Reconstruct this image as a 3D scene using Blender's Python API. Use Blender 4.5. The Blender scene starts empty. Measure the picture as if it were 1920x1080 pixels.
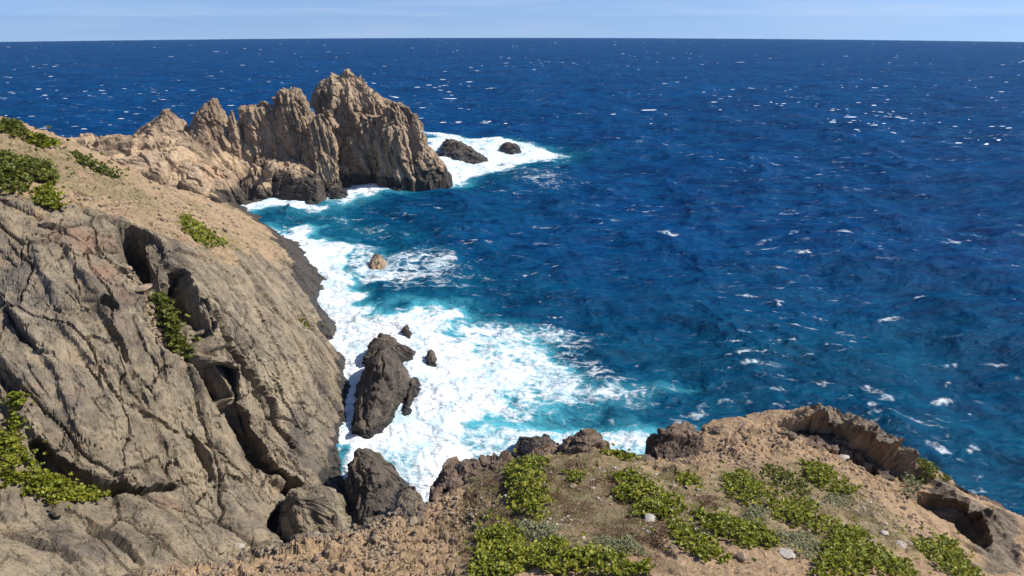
import bpy, math, random
import numpy as np
random.seed(7); rng = np.random.default_rng(11)
scene = bpy.context.scene
col = scene.collection
R = math.radians

# ------------------------------------------------------------------ camera
H = 40.0                      # drone height above the sea
F = 1371.0                    # focal length in pixels of a 1920 wide frame
DIP = 1.45
PITCH = math.atan(469.0 / F) + R(DIP)
cam_d = bpy.data.cameras.new("camera")
cam = bpy.data.objects.new("camera", cam_d); col.objects.link(cam)
cam_d.sensor_width = 36.0
cam_d.lens = 36.0 * F / 1920.0
cam_d.clip_start = 0.5; cam_d.clip_end = 20000
cam.location = (0, 0, H)
cam.rotation_euler = (R(90) - PITCH, 0, 0)
scene.camera = cam

# ------------------------------------------------------------------ light
SUN_EL, SUN_AZ = 46.0, 4.0           # azimuth measured from +X towards +Y
sd = (math.cos(R(SUN_EL)) * math.cos(R(SUN_AZ)), math.cos(R(SUN_EL)) * math.sin(R(SUN_AZ)), math.sin(R(SUN_EL)))
sun_d = bpy.data.lights.new("sun", 'SUN'); sun_d.energy = 5.0; sun_d.angle = R(0.5); sun_d.color = (1.0, 0.955, 0.88)
sun = bpy.data.objects.new("sun", sun_d); col.objects.link(sun)
import mathutils
sun.rotation_euler = mathutils.Vector(sd).to_track_quat('Z', 'Y').to_euler()
world = bpy.data.worlds.new("World"); scene.world = world; world.use_nodes = True
wt = world.node_tree; wt.nodes.clear()
wo = wt.nodes.new('ShaderNodeOutputWorld'); wb = wt.nodes.new('ShaderNodeBackground')
sky = wt.nodes.new('ShaderNodeTexSky'); sky.sky_type = 'NISHITA'; sky.sun_disc = False
sky.sun_elevation = R(SUN_EL); sky.sun_rotation = R(90 - SUN_AZ)
sky.altitude = 0; sky.air_density = 1.0; sky.dust_density = 0.25; sky.ozone_density = 2.5
tint = wt.nodes.new('ShaderNodeMix'); tint.data_type = 'RGBA'; tint.blend_type = 'MULTIPLY'; tint.inputs[0].default_value = 1.0
tint.inputs[7].default_value = (0.88, 0.93, 1.14, 1)
wt.links.new(sky.outputs[0], tint.inputs[6])
tc0 = wt.nodes.new('ShaderNodeTexCoord'); lift = wt.nodes.new('ShaderNodeVectorMath'); lift.operation = 'ADD'; lift.inputs[1].default_value = (0, 0, 0.13)
nrmv = wt.nodes.new('ShaderNodeVectorMath'); nrmv.operation = 'NORMALIZE'      # clear dry air: no brown horizon band
wt.links.new(tc0.outputs['Generated'], lift.inputs[0]); wt.links.new(lift.outputs[0], nrmv.inputs[0]); wt.links.new(nrmv.outputs[0], sky.inputs[0])
# thin streaky cirrus
tc = wt.nodes.new('ShaderNodeTexCoord'); mp = wt.nodes.new('ShaderNodeMapping'); mp.inputs['Scale'].default_value = (1.6, 1.6, 26)
nz = wt.nodes.new('ShaderNodeTexNoise'); nz.inputs['Scale'].default_value = 2.2; nz.inputs['Detail'].default_value = 6; nz.inputs['Roughness'].default_value = 0.55
rm = wt.nodes.new('ShaderNodeMapRange'); rm.inputs[1].default_value = 0.48; rm.inputs[2].default_value = 0.75; rm.inputs[3].default_value = 0; rm.inputs[4].default_value = 0.28
cm = wt.nodes.new('ShaderNodeMix'); cm.data_type = 'RGBA'; cm.inputs[7].default_value = (6.2, 6.8, 7.8, 1)
wt.links.new(tc.outputs['Generated'], mp.inputs[0]); wt.links.new(mp.outputs[0], nz.inputs[0]); wt.links.new(nz.outputs[0], rm.inputs[0])
wt.links.new(rm.outputs[0], cm.inputs[0]); wt.links.new(tint.outputs[2], cm.inputs[6]); wt.links.new(cm.outputs[2], wb.inputs[0])
wb.inputs[1].default_value = 0.100
wt.links.new(wb.outputs[0], wo.inputs[0])
scene.view_settings.view_transform = 'Standard'; scene.view_settings.look = 'None'
scene.view_settings.exposure = 0.32; scene.view_settings.gamma = 1.0; scene.view_settings.use_curve_mapping = False
scene.cycles.max_bounces = 5; scene.cycles.diffuse_bounces = 1; scene.cycles.glossy_bounces = 2
scene.cycles.transmission_bounces = 2; scene.cycles.transparent_max_bounces = 4

# ------------------------------------------------------------------ rays
cP, sP = math.cos(PITCH), math.sin(PITCH)
def ray(px, py):
    u = (540.0 - np.asarray(py, float)) / F; r = (np.asarray(px, float) - 960.0) / F
    return np.stack([r, cP + u * sP, -sP + u * cP], -1)
def U(px, py, z):                     # seen point at height z
    d = ray(px, py); t = (z - H) / d[..., 2]
    return np.array([0, 0, H]) + d * t[..., None]
def UY(px, py, y):                    # seen point in the vertical plane at depth y
    d = ray(px, py); t = y / d[..., 1]
    return np.array([0, 0, H]) + d * np.asarray(t)[..., None]

# ------------------------------------------------------------------ noise
def hsh(ix, iy, iz, seed):
    with np.errstate(over='ignore'):
        h = (ix.astype(np.uint32) * np.uint32(374761393)) ^ (iy.astype(np.uint32) * np.uint32(668265263)) ^ (iz.astype(np.uint32) * np.uint32(2246822519)) ^ np.uint32((seed * 3266489917) & 0xffffffff)
        h ^= h >> np.uint32(15); h *= np.uint32(2246822519); h ^= h >> np.uint32(13); h *= np.uint32(3266489917); h ^= h >> np.uint32(16)
    return h
def noise(p, seed=0):
    p = np.asarray(p, np.float32); i = np.floor(p); f = p - i; i = i.astype(np.int64)
    w = f * f * f * (f * (f * 6 - 15) + 10); out = np.zeros(len(p), np.float32)
    for dx in (0, 1):
        wx = w[:, 0] if dx else 1 - w[:, 0]
        for dy in (0, 1):
            wy = w[:, 1] if dy else 1 - w[:, 1]
            for dz in (0, 1):
                wz = w[:, 2] if dz else 1 - w[:, 2]
                h = hsh(i[:, 0] + dx, i[:, 1] + dy, i[:, 2] + dz, seed)
                g0 = (h & np.uint32(1023)).astype(np.float32) / 511.5 - 1
                g1 = ((h >> np.uint32(10)) & np.uint32(1023)).astype(np.float32) / 511.5 - 1
                g2 = ((h >> np.uint32(20)) & np.uint32(1023)).astype(np.float32) / 511.5 - 1
                out += wx * wy * wz * (g0 * (f[:, 0] - dx) + g1 * (f[:, 1] - dy) + g2 * (f[:, 2] - dz))
    return out * 1.3
def fbm(p, n=4, seed=0, gain=0.5):
    s = 0; a = 1.0; q = np.asarray(p, np.float32)
    for k in range(n):
        s = s + a * noise(q, seed + k * 17); a *= gain; q = q * 2.03
    return s
def ridged(p, n=4, seed=0, gain=0.5):
    s = 0; a = 1.0; q = np.asarray(p, np.float32); tot = 0
    for k in range(n):
        s = s + a * (1 - np.abs(noise(q, seed + k * 17)) * 2.2); tot += a; a *= gain; q = q * 2.07
    return s / tot
def voro(p, seed=0):
    """returns F1, F2, random value of nearest cell"""
    p = np.asarray(p, np.float32); i = np.floor(p).astype(np.int64); f = p - i
    n = len(p); f1 = np.full(n, 9, np.float32); f2 = np.full(n, 9, np.float32); cid = np.zeros(n, np.float32)
    for dx in (-1, 0, 1):
        for dy in (-1, 0, 1):
            for dz in (-1, 0, 1):
                h = hsh(i[:, 0] + dx, i[:, 1] + dy, i[:, 2] + dz, seed)
                jx = (h & np.uint32(1023)).astype(np.float32) / 1023; jy = ((h >> np.uint32(10)) & np.uint32(1023)).astype(np.float32) / 1023
                jz = ((h >> np.uint32(20)) & np.uint32(1023)).astype(np.float32) / 1023
                d = np.sqrt((dx + jx - f[:, 0]) ** 2 + (dy + jy - f[:, 1]) ** 2 + (dz + jz - f[:, 2]) ** 2)
                m = d < f1
                f2 = np.where(m, f1, np.minimum(f2, d)); f1 = np.where(m, d, f1)
                cid = np.where(m, ((h >> np.uint32(5)) & np.uint32(4095)).astype(np.float32) / 4095, cid)
    return f1, f2, cid
def facets(p, seed=0, tilt=1.0, w=.15):
    """blocky facets: every cell gets its own offset and its own tilt; returns height (-1..1) and distance to the joint"""
    p = np.asarray(p, np.float32); i = np.floor(p).astype(np.int64); f = p - i
    n = len(p); f1 = np.full(n, 9, np.float32); f2 = np.full(n, 9, np.float32); ht = np.zeros(n, np.float32)
    for dx in (-1, 0, 1):
        for dy in (-1, 0, 1):
            for dz in (-1, 0, 1):
                h = hsh(i[:, 0] + dx, i[:, 1] + dy, i[:, 2] + dz, seed)
                j = [((h >> np.uint32(k)) & np.uint32(1023)).astype(np.float32) / 1023 for k in (0, 10, 20)]
                r0 = dx + j[0] - f[:, 0]; r1 = dy + j[1] - f[:, 1]; r2 = dz + j[2] - f[:, 2]
                d = np.sqrt(r0 * r0 + r1 * r1 + r2 * r2); m = d < f1
                g = [((h >> np.uint32(k)) & np.uint32(255)).astype(np.float32) / 127.5 - 1 for k in (3, 9, 15)]
                v = (((h >> np.uint32(6)) & np.uint32(1023)).astype(np.float32) / 511.5 - 1) * .6 + tilt * (r0 * g[0] + r1 * g[1] + r2 * g[2])
                f2 = np.where(m, f1, np.minimum(f2, d)); f1 = np.where(m, d, f1); ht = np.where(m, v, ht)
    e = f2 - f1; t = np.clip(e / w, 0, 1); return ht * (.25 + .75 * t * t * (3 - 2 * t)), e
def sst(a, b, x):
    t = np.clip((x - a) / (b - a), 0, 1); return t * t * (3 - 2 * t)

# ------------------------------------------------------------------ plane geometry helpers
def polydist(P, poly, closed=True):
    """distance of points P (n,k) to polyline poly (m,k)"""
    poly = np.asarray(poly, float); best = np.full(len(P), 1e9)
    m = len(poly); tpar = np.zeros(len(P))
    for k in range(m if closed else m - 1):
        a = poly[k]; b = poly[(k + 1) % m]; ab = b - a
        t = np.clip(((P - a) @ ab) / max(ab @ ab, 1e-9), 0, 1)
        d = np.linalg.norm(P - (a + t[:, None] * ab), axis=1)
        mm = d < best; best = np.where(mm, d, best); tpar = np.where(mm, (k + t) / (m - (0 if closed else 1)), tpar)
    return best, tpar
def inpoly(P, poly):
    x, y = P[:, 0], P[:, 1]; c = np.zeros(len(P), bool); m = len(poly)
    for k in range(m):
        x1, y1 = poly[k][:2]; x2, y2 = poly[(k + 1) % m][:2]
        cond = ((y1 > y) != (y2 > y))
        with np.errstate(divide='ignore', invalid='ignore'):
            xx = (x2 - x1) * (y - y1) / (y2 - y1 + 1e-12) + x1
        c ^= cond & (x < xx)
    return c
def sdf(P, poly):
    """positive inside"""
    poly = np.asarray(poly)[:, :2]
    d, _ = polydist(P[:, :2], poly); return np.where(inpoly(P, poly), d, -d)

class TPS:
    def __init__(s, pts, lam=0.02, lin=False):
        P = np.array(pts, float); s.X = P[:, :2]; n = len(P)
        K = s.k(np.linalg.norm(s.X[:, None] - s.X[None], axis=2)) + lam * np.eye(n)
        A = np.zeros((n + 3, n + 3)); A[:n, :n] = K; Q = np.c_[np.ones(n), s.X]; A[:n, n:] = Q; A[n:, :n] = Q.T
        s.w = np.linalg.solve(A, np.r_[P[:, 2], 0, 0, 0])
    def k(s, r): return -r                       # linear spline: no overshoot at cliffs
    def __call__(s, xy):
        xy = np.asarray(xy, float); out = np.empty(len(xy)); n = len(s.X)
        for a in range(0, len(xy), 40000):
            q = xy[a:a + 40000]
            r = np.sqrt(((q[:, None, :] - s.X[None]) ** 2).sum(2) + 0.6)
            out[a:a + 40000] = s.k(r) @ s.w[:n] + s.w[n] + q @ s.w[n + 1:]
        return out
def hit(hf, px, py, t0=12, t1=260, step=0.2):
    """where the line of sight meets a heightfield"""
    d = ray(px, py); t = np.arange(t0, t1, step); P = np.array([0, 0, H]) + t[:, None] * d
    z = hf(P[:, :2]); k = np.argmax(P[:, 2] < z)
    return P[k]
def hits(hf, pxs, far=None, **kw):
    out = []
    for a, b in pxs:
        p = hit(hf, a, b, **kw)
        while far and (np.hypot(p[0], p[1]) > far or p[2] - hf(p[None, :2])[0] > .5): b += 3; p = hit(hf, a, b, **kw)
        out.append(p)
    return np.array(out)

# ------------------------------------------------------------------ mesh helpers
def mesh_obj(name, V, Fc, mat, parent=None, attrs=None, smooth=True, sharp=None):
    me = bpy.data.meshes.new(name); V = np.asarray(V, np.float32)
    if isinstance(Fc, np.ndarray):
        n, k = Fc.shape
        me.vertices.add(len(V)); me.vertices.foreach_set('co', V.ravel())
        me.loops.add(n * k); me.loops.foreach_set('vertex_index', Fc.astype(np.int32).ravel())
        me.polygons.add(n); me.polygons.foreach_set('loop_start', np.arange(0, n * k, k, dtype=np.int32))
        me.update(calc_edges=True)
    else:
        me.from_pydata([tuple(v) for v in V.tolist()], [], Fc); me.update()
    me.polygons.foreach_set('use_smooth', np.full(len(me.polygons), smooth, bool))
    if attrs:
        for k, v in attrs.items():
            a = me.attributes.new(k, 'FLOAT', 'POINT'); a.data.foreach_set('value', np.asarray(v, np.float32))
    me.materials.append(mat)
    if sharp is not None and smooth:
        me.set_sharp_from_angle(angle=sharp)
    o = bpy.data.objects.new(name, me); col.objects.link(o)
    if parent is not None: o.parent = parent
    return o
def tag(o, label=None, cat=None, group=None, kind=None):
    if label: o['label'] = label
    if cat: o['category'] = cat
    if group: o['group'] = group
    if kind: o['kind'] = kind
    return o
def gridfaces(nr, nc, wrap=False):
    r = np.arange(nr - 1)[:, None]; c = np.arange(nc if wrap else nc - 1)[None]
    c2 = (c + 1) % nc
    return np.stack([r * nc + c, r * nc + c2, (r + 1) * nc + c2, (r + 1) * nc + c], -1).reshape(-1, 4)
def gridnormals(G, wrap=False):
    if wrap:
        du = np.roll(G, -1, 1) - np.roll(G, 1, 1)
    else:
        du = np.gradient(G, axis=1)
    dv = np.gradient(G, axis=0)
    n = np.cross(du, dv); n /= np.linalg.norm(n, axis=2, keepdims=True) + 1e-9
    return n

# ------------------------------------------------------------------ materials
class NT:
    def __init__(s, name):
        s.m = bpy.data.materials.new(name); s.m.use_nodes = True; s.t = s.m.node_tree; s.t.nodes.clear()
        s.out = s.t.nodes.new('ShaderNodeOutputMaterial'); s.b = s.t.nodes.new('ShaderNodeBsdfPrincipled')
        s.l(s.b.outputs[0], s.out.inputs[0])
    def n(s, ty, **kw):
        nd = s.t.nodes.new(ty)
        for k, v in kw.items(): setattr(nd, k, v)
        return nd
    def l(s, a, b): s.t.links.new(a, b)
    def setin(s, sock, v):
        if hasattr(v, 'is_output') or isinstance(v, bpy.types.NodeSocket): s.l(v, sock)
        else: sock.default_value = v
    def coord(s, scale=(1, 1, 1), rot=(0, 0, 0)):
        g = s.n('ShaderNodeNewGeometry'); mpn = s.n('ShaderNodeMapping'); mpn.inputs['Scale'].default_value = scale; mpn.inputs['Rotation'].default_value = rot
        s.l(g.outputs['Position'], mpn.inputs[0]); return mpn.outputs[0]
    def noise(s, co, scale, detail=5, rough=0.55, dist=0.0, lac=2.0):
        nd = s.n('ShaderNodeTexNoise'); nd.inputs['Scale'].default_value = scale; nd.inputs['Detail'].default_value = detail
        nd.inputs['Roughness'].default_value = rough; nd.inputs['Distortion'].default_value = dist; nd.inputs['Lacunarity'].default_value = lac
        s.l(co, nd.inputs[0]); return nd.outputs[0]
    def edge(s, co, scale, feature='DISTANCE_TO_EDGE'):
        nd = s.n('ShaderNodeTexVoronoi', feature=feature); nd.inputs['Scale'].default_value = scale; s.l(co, nd.inputs[0]); return nd
    def mr(s, x, a, b, c=0.0, d=1.0, smooth=False):
        nd = s.n('ShaderNodeMapRange'); nd.interpolation_type = 'SMOOTHSTEP' if smooth else 'LINEAR'
        s.l(x, nd.inputs[0])
        for k, v in zip((1, 2, 3, 4), (a, b, c, d)): s.setin(nd.inputs[k], v)
        return nd.outputs[0]
    def math(s, op, a, b=0.0, c=0.0):
        nd = s.n('ShaderNodeMath', operation=op); s.setin(nd.inputs[0], a); s.setin(nd.inputs[1], b); s.setin(nd.inputs[2], c); return nd.outputs[0]
    def mix(s, f, a, b, blend='MIX'):
        nd = s.n('ShaderNodeMix', data_type='RGBA', blend_type=blend); s.setin(nd.inputs[0], f)
        for sk, v in ((nd.inputs[6], a), (nd.inputs[7], b)):
            if isinstance(v, tuple): sk.default_value = (*v, 1) if len(v) == 3 else v
            else: s.l(v, sk)
        return nd.outputs[2]
    def attr(s, name):
        nd = s.n('ShaderNodeAttribute'); nd.attribute_name = name; return nd.outputs['Fac']
    def warp(s, co, amt, scale):
        nd = s.n('ShaderNodeTexNoise'); nd.inputs['Scale'].default_value = scale; nd.inputs['Detail'].default_value = 3; s.l(co, nd.inputs[0])
        v = s.n('ShaderNodeVectorMath', operation='SUBTRACT'); s.l(nd.outputs['Color'], v.inputs[0]); v.inputs[1].default_value = (.5, .5, .5)
        w = s.n('ShaderNodeVectorMath', operation='SCALE'); s.l(v.outputs[0], w.inputs[0]); w.inputs['Scale'].default_value = amt
        a = s.n('ShaderNodeVectorMath', operation='ADD'); s.l(co, a.inputs[0]); s.l(w.outputs[0], a.inputs[1]); return a.outputs[0]
    def bump(s, h, strength, dist, nrm=None):
        nd = s.n('ShaderNodeBump'); nd.inputs['Strength'].default_value = strength; nd.inputs['Distance'].default_value = dist
        s.l(h, nd.inputs['Height'])
        if nrm is not None: s.l(nrm, nd.inputs['Normal'])
        return nd.outputs[0]

def rock_mat(name, light, mid, dark, dirtc, k=1.0, rot=(0, 0, 0), stretch=(1, 1, 0.35), red=(0.36, 0.20, 0.13), crackcol=0.65):
    """k = detail frequency; attributes: dirt, wet, red"""
    s = NT(name)
    co = s.coord(); cs = s.coord(scale=stretch, rot=rot); cw = s.warp(cs, 0.9 / k, 0.7 * k)
    big = s.noise(co, 0.13 * k, 4, 0.6, 0.4); med = s.noise(cw, 0.9 * k, 7, 0.65, 0.3); fine = s.noise(co, 7 * k, 5, 0.7)
    streak = s.noise(cw, 2.6 * k, 6, 0.7, 0.6); gritty = s.noise(s.warp(cs, .4 / k, 2 * k), 3.6 * k, 9, 0.78, 0.2)
    c = s.mix(s.mr(big, 0.36, 0.62), mid, light)
    c = s.mix(s.mr(med, 0.45, 0.72, 0, 0.75), c, dark)
    c = s.mix(s.mr(streak, 0.52, 0.66, 0, 0.5), c, light)
    c = s.mix(s.mr(s.noise(co, 0.35 * k, 5, 0.7, 0.8), 0.57, 0.68, 0, 0.6), c, red)
    c = s.mix(s.mr(fine, 0.3, 0.7, 0, 0.35), c, dark)
    c = s.mix(s.mr(gritty, 0.36, 0.475, .8, 0), c, tuple(v * .7 for v in dark))  # crevice shade put into the colour: low spots of the relief go darker
    stain = s.mr(s.noise(s.warp(co, 2.5 / k, .3 * k), 0.22 * k, 7, 0.72, 0.5), 0.50, 0.60, 0, 0.7)
    c = s.mix(stain, c, s.mix(s.mr(streak, .4, .6), tuple(v * .55 for v in dark), tuple(v * 1.3 for v in dark)))
    c = s.mix(s.mr(s.noise(co, 0.5 * k, 6, 0.7, 0.4), 0.55, 0.66, 0, 0.45), c, tuple(v * .95 for v in dirtc))
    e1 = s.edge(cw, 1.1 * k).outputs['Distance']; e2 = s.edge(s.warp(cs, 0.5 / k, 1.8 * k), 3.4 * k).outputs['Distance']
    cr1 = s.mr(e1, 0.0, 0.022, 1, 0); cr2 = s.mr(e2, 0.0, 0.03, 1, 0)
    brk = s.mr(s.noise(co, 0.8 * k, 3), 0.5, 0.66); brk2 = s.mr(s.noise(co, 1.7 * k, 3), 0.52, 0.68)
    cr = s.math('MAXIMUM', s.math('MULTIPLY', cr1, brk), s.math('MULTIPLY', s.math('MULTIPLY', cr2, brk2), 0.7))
    dirt = s.math('ADD', s.attr('dirt'), s.mr(s.noise(co, 0.9 * k, 6, 0.7), 0.25, 0.75, -0.35, 0.35))
    dirt = s.mr(dirt, 0.35, 0.65, 0, 1, True)
    notd = s.math('SUBTRACT', 1.0, dirt)
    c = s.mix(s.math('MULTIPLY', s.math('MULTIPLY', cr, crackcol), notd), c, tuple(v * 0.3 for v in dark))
    dn = s.noise(co, 1.3 * k, 7, 0.7, 0.3); peb = s.edge(co, 6.0 * k, 'F1'); pebc = peb.outputs['Color']
    dc = s.mix(s.mr(dn, 0.35, 0.68), dirtc, tuple(v * 0.66 for v in dirtc))
    dc = s.mix(s.mr(s.noise(co, 0.3 * k, 5, 0.6), 0.5, 0.68, 0, 0.55), dc, red)
    sep = s.n('ShaderNodeSeparateColor'); s.l(pebc, sep.inputs[0])
    dc = s.mix(s.mr(sep.outputs[0], 0.55, 1.0, 0, 0.5), dc, tuple(min(0.7, v * 1.3) for v in dirtc))
    c = s.mix(dirt, c, dc)
    c = s.mix(s.math('MULTIPLY', s.attr('red'), 0.8), c, s.mix(s.mr(dn, .3, .7), red, tuple(v * .6 for v in red)))
    grn = s.math('MULTIPLY', s.attr('green'), s.mr(s.noise(co, 0.9 * k, 7, 0.75), 0.35, 0.55))
    c = s.mix(s.math('MULTIPLY', grn, 0.85), c, s.mix(s.mr(s.noise(co, 5 * k, 6, .75), .38, .62), (0.24, 0.20, 0.10), (0.11, 0.10, 0.04)))
    lch = s.math('MULTIPLY', s.attr('lichen'), s.mr(s.noise(s.warp(co, .8 / k, .9 * k), 0.8 * k, 8, 0.78, 0.3), 0.42, 0.56))
    c = s.mix(s.math('MULTIPLY', lch, .8), c, s.mix(s.mr(fine, .4, .6), (0.085, 0.072, 0.07), (0.15, 0.13, 0.115)))
    wet = s.mr(s.math('ADD', s.attr('wet'), s.mr(med, 0.3, 0.7, -0.25, 0.25)), 0.3, 0.7, 0, 1, True)
    c = s.mix(s.math('MULTIPLY', wet, 0.86), c, (0.030, 0.028, 0.027))
    s.l(c, s.b.inputs['Base Color'])
    s.l(s.mr(wet, 0, 1, 0.92, 0.42), s.b.inputs['Roughness'])
    s.b.inputs['Specular IOR Level'].default_value = 0.25
    h = s.math('MULTIPLY_ADD', streak, 0.5, s.math('MULTIPLY', med, 0.7))
    h = s.math('SUBTRACT', h, s.math('MULTIPLY', cr, 0.55))
    hd = s.math('ADD', s.math('MULTIPLY', dn, 0.5), s.math('MULTIPLY', s.mr(peb.outputs['Distance'], 0, 0.6, 1, 0), s.mr(sep.outputs[0], .4, 1, 0, .5)))
    hm = s.n('ShaderNodeMix', data_type='FLOAT'); s.l(dirt, hm.inputs[0]); s.l(h, hm.inputs[2]); s.l(hd, hm.inputs[3])
    hh = s.math('MULTIPLY_ADD', fine, 0.22, s.math('MULTIPLY_ADD', gritty, .6, hm.outputs[0]))
    s.l(s.bump(hh, 0.85, 0.32 / k), s.b.inputs['Normal'])
    return s.m

M = {}
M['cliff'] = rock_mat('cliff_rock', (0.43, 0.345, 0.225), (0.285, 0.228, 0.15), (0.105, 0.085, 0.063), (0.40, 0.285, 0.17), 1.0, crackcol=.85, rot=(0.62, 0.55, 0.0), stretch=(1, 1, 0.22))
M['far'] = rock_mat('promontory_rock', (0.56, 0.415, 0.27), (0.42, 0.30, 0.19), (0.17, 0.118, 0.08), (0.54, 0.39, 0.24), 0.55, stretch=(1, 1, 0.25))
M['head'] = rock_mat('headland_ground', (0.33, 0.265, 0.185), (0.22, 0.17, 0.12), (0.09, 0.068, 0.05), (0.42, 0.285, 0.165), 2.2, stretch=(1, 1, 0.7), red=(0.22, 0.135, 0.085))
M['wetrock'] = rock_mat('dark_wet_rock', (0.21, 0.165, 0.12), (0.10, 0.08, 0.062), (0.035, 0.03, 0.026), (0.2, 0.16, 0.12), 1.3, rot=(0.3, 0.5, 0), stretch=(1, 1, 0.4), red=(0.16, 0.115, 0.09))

def rockattrs(n, **kw):
    a = {'dirt': np.zeros(n), 'wet': np.zeros(n), 'red': np.zeros(n), 'green': np.zeros(n)}
    a.update(kw); return a

def plate(P, d, L, hs, fall, seed, wid, jit=.15, jf=.42):
    """rock plate standing proud on the left of the joint L (world points)"""
    lo = L.min(0)[:2] - fall * 3; hi = L.max(0)[:2] + fall * 3
    m = ((P[:, :2] > lo) & (P[:, :2] < hi)).all(1); Pm = P[m]
    q = Pm[:, :2] + np.c_[facets(Pm * jf, seed, .8)[0], facets(Pm * jf, seed + 1, .8)[0]] * jit + np.c_[fbm(Pm * .3, 2, seed), fbm(Pm * .3 + 5, 2, seed + 1)] * jit
    dist, t = polydist(q, L[:, :2], closed=False); seg = np.clip((t * (len(L) - 1)).astype(int), 0, len(L) - 2)
    a_ = L[seg, :2]; ab = L[seg + 1, :2] - a_; cr_ = ab[:, 0] * (q[:, 1] - a_[:, 1]) - ab[:, 1] * (q[:, 0] - a_[:, 0]); sgn = dist * np.sign(cr_)
    hh_ = np.interp(t, np.linspace(0, 1, len(hs)), hs) * (1 + .45 * facets(Pm * jf * 1.6, seed + 3)[0] + .35 * noise(Pm * jf, seed + 4)); endf = np.exp(-(np.maximum(0, dist - np.abs(cr_) / np.linalg.norm(ab, axis=1)) / (fall * .25)) ** 2)
    up = sst(-wid, wid, sgn) * np.exp(-np.maximum(sgn, 0) / fall) - .25 * np.exp(-(np.minimum(sgn, 0) / (wid * 3)) ** 2) * (sgn < 0)
    d = d.copy(); d[m] += hh_ * up * endf; return d
def slot(P, d, S, L, width, depth, seed, under):
    """open joint; 'under' leans its floor beneath one wall"""
    lo = L.min(0) - 6; hi = L.max(0) + 6
    m = ((P > lo) & (P < hi)).all(1); q = P[m]; f_ = min(1, width * 1.2)
    wv = np.c_[fbm(q * .22, 2, seed), fbm(q * .22 + 5, 2, seed + 1), fbm(q * .22 + 9, 2, seed + 2)] * .8 * f_ + np.c_[facets(q * 1.3, seed)[0], facets(q * 1.3, seed + 1)[0], facets(q * 1.3, seed + 2)[0]] * .15 * f_
    dist, t = polydist(q + wv, L, closed=False)
    w = width * (0.55 + 0.6 * np.sin(np.clip(t, 0, 1) * math.pi)) * (1 + .45 * noise(q * .5, seed + 9))
    k = depth * 1.25 * (1 - sst(w * 0.5, w * 1.05, dist)); d = d.copy(); d[m] -= k; S[m] += k[:, None] * np.asarray(under)[None]; return d
# ------------------------------------------------------------------ LEFT CLIFF (hillside and slab)
cp = []
def C(px, py, z): cp.append(U(px, py, z))
for a in [(440, 374, -.3), (478, 402, -.3), (515, 436, -.3), (588, 495, -.3), (604, 555, -.3), (602, 590, -.3), (622, 650, -.3), (650, 710, -.3), (655, 770, -.3), (645, 850, -.3), (640, 900, -.3), (660, 950, -.3)]: C(*a)
for a in [(0, 1075, 12), (0, 930, 12.5), (0, 800, 15), (0, 700, 17.5), (0, 600, 20), (0, 500, 23), (0, 400, 26), (0, 320, 28.2), (0, 226, 30.2),
          (160, 1060, 9), (160, 960, 9.5), (160, 905, 9.8), (160, 880, 11), (160, 760, 14.5), (160, 640, 18), (160, 520, 21.5), (160, 430, 24), (160, 340, 25.2), (100, 255, 26.8), (150, 270, 24.5), (220, 318, 20.5),
          (320, 1040, 6), (320, 960, 6.4), (320, 915, 6.6), (320, 890, 7.6), (320, 800, 10.5), (320, 700, 14), (320, 590, 17.6), (320, 490, 20.6), (320, 420, 21.2), (300, 350, 18.5),
          (480, 1020, 3), (480, 900, 4.2), (480, 800, 7.0), (480, 700, 10.2), (480, 600, 13.2), (480, 510, 15), (450, 450, 14.5), (400, 390, 13),
          (560, 1000, 1), (560, 900, 2.2), (560, 800, 5), (560, 700, 8), (560, 620, 9.6), (545, 560, 9.5), (520, 500, 9), (500, 455, 7), (450, 400, 4.0),
          (615, 800, 2.4), (620, 740, 3), (605, 680, 4), (585, 620, 5.2), (590, 570, 3.5), (570, 520, 3.2), (545, 470, 3)]: C(*a)
for w in [(-62, 95, 26), (-70, 110, 19), (-90, 135, 6), (-110, 160, -3), (-80, 180, -4), (-95, 95, 27), (-130, 80, 26), (-130, 130, 10), (-60, 60, 31), (-90, 40, 33), (-60, 30, 26), (-45, 25, 17),
          (-52, 120, 12), (-62, 135, 8), (-70, 155, 3), (-64, 172, -3), (-55, 165, -4), (-40, 145, -5), (-24, 115, -5), (-18, 90, -5), (-12, 70, -5), (-8, 55, -4), (-10, 45, -3), (-16, 36, 0), (-30, 22, 12),
          (-45, 108, 11), (-42, 98, 13)]: cp.append(np.array(w, float))
cliff_h = TPS(cp)
naz, nr = 490, 880
az = np.radians(np.linspace(-50, -9, naz)); rr = np.exp(np.linspace(np.log(34), np.log(200), nr))
XX = rr[:, None] * np.sin(az)[None]; YY = rr[:, None] * np.cos(az)[None]
zz = cliff_h(np.c_[XX.ravel(), YY.ravel()])
G = np.stack([XX, YY, zz.reshape(nr, naz)], 2)
N = gridnormals(G); N *= np.sign(N[..., 2:3]); P = G.reshape(-1, 3); N = N.reshape(-1, 3)
pxof = lambda P: None
dvec = np.array([.5, -.3, -.81]); nvec = np.array([.62, -.45, .64]); nvec -= dvec * (dvec @ nvec) / (dvec @ dvec); nvec /= np.linalg.norm(nvec); dvec /= np.linalg.norm(dvec)
cvec = np.cross(nvec, dvec)
def bed(P, sd_=0.3): return np.c_[P @ dvec * sd_, P @ cvec, P @ nvec]
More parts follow.
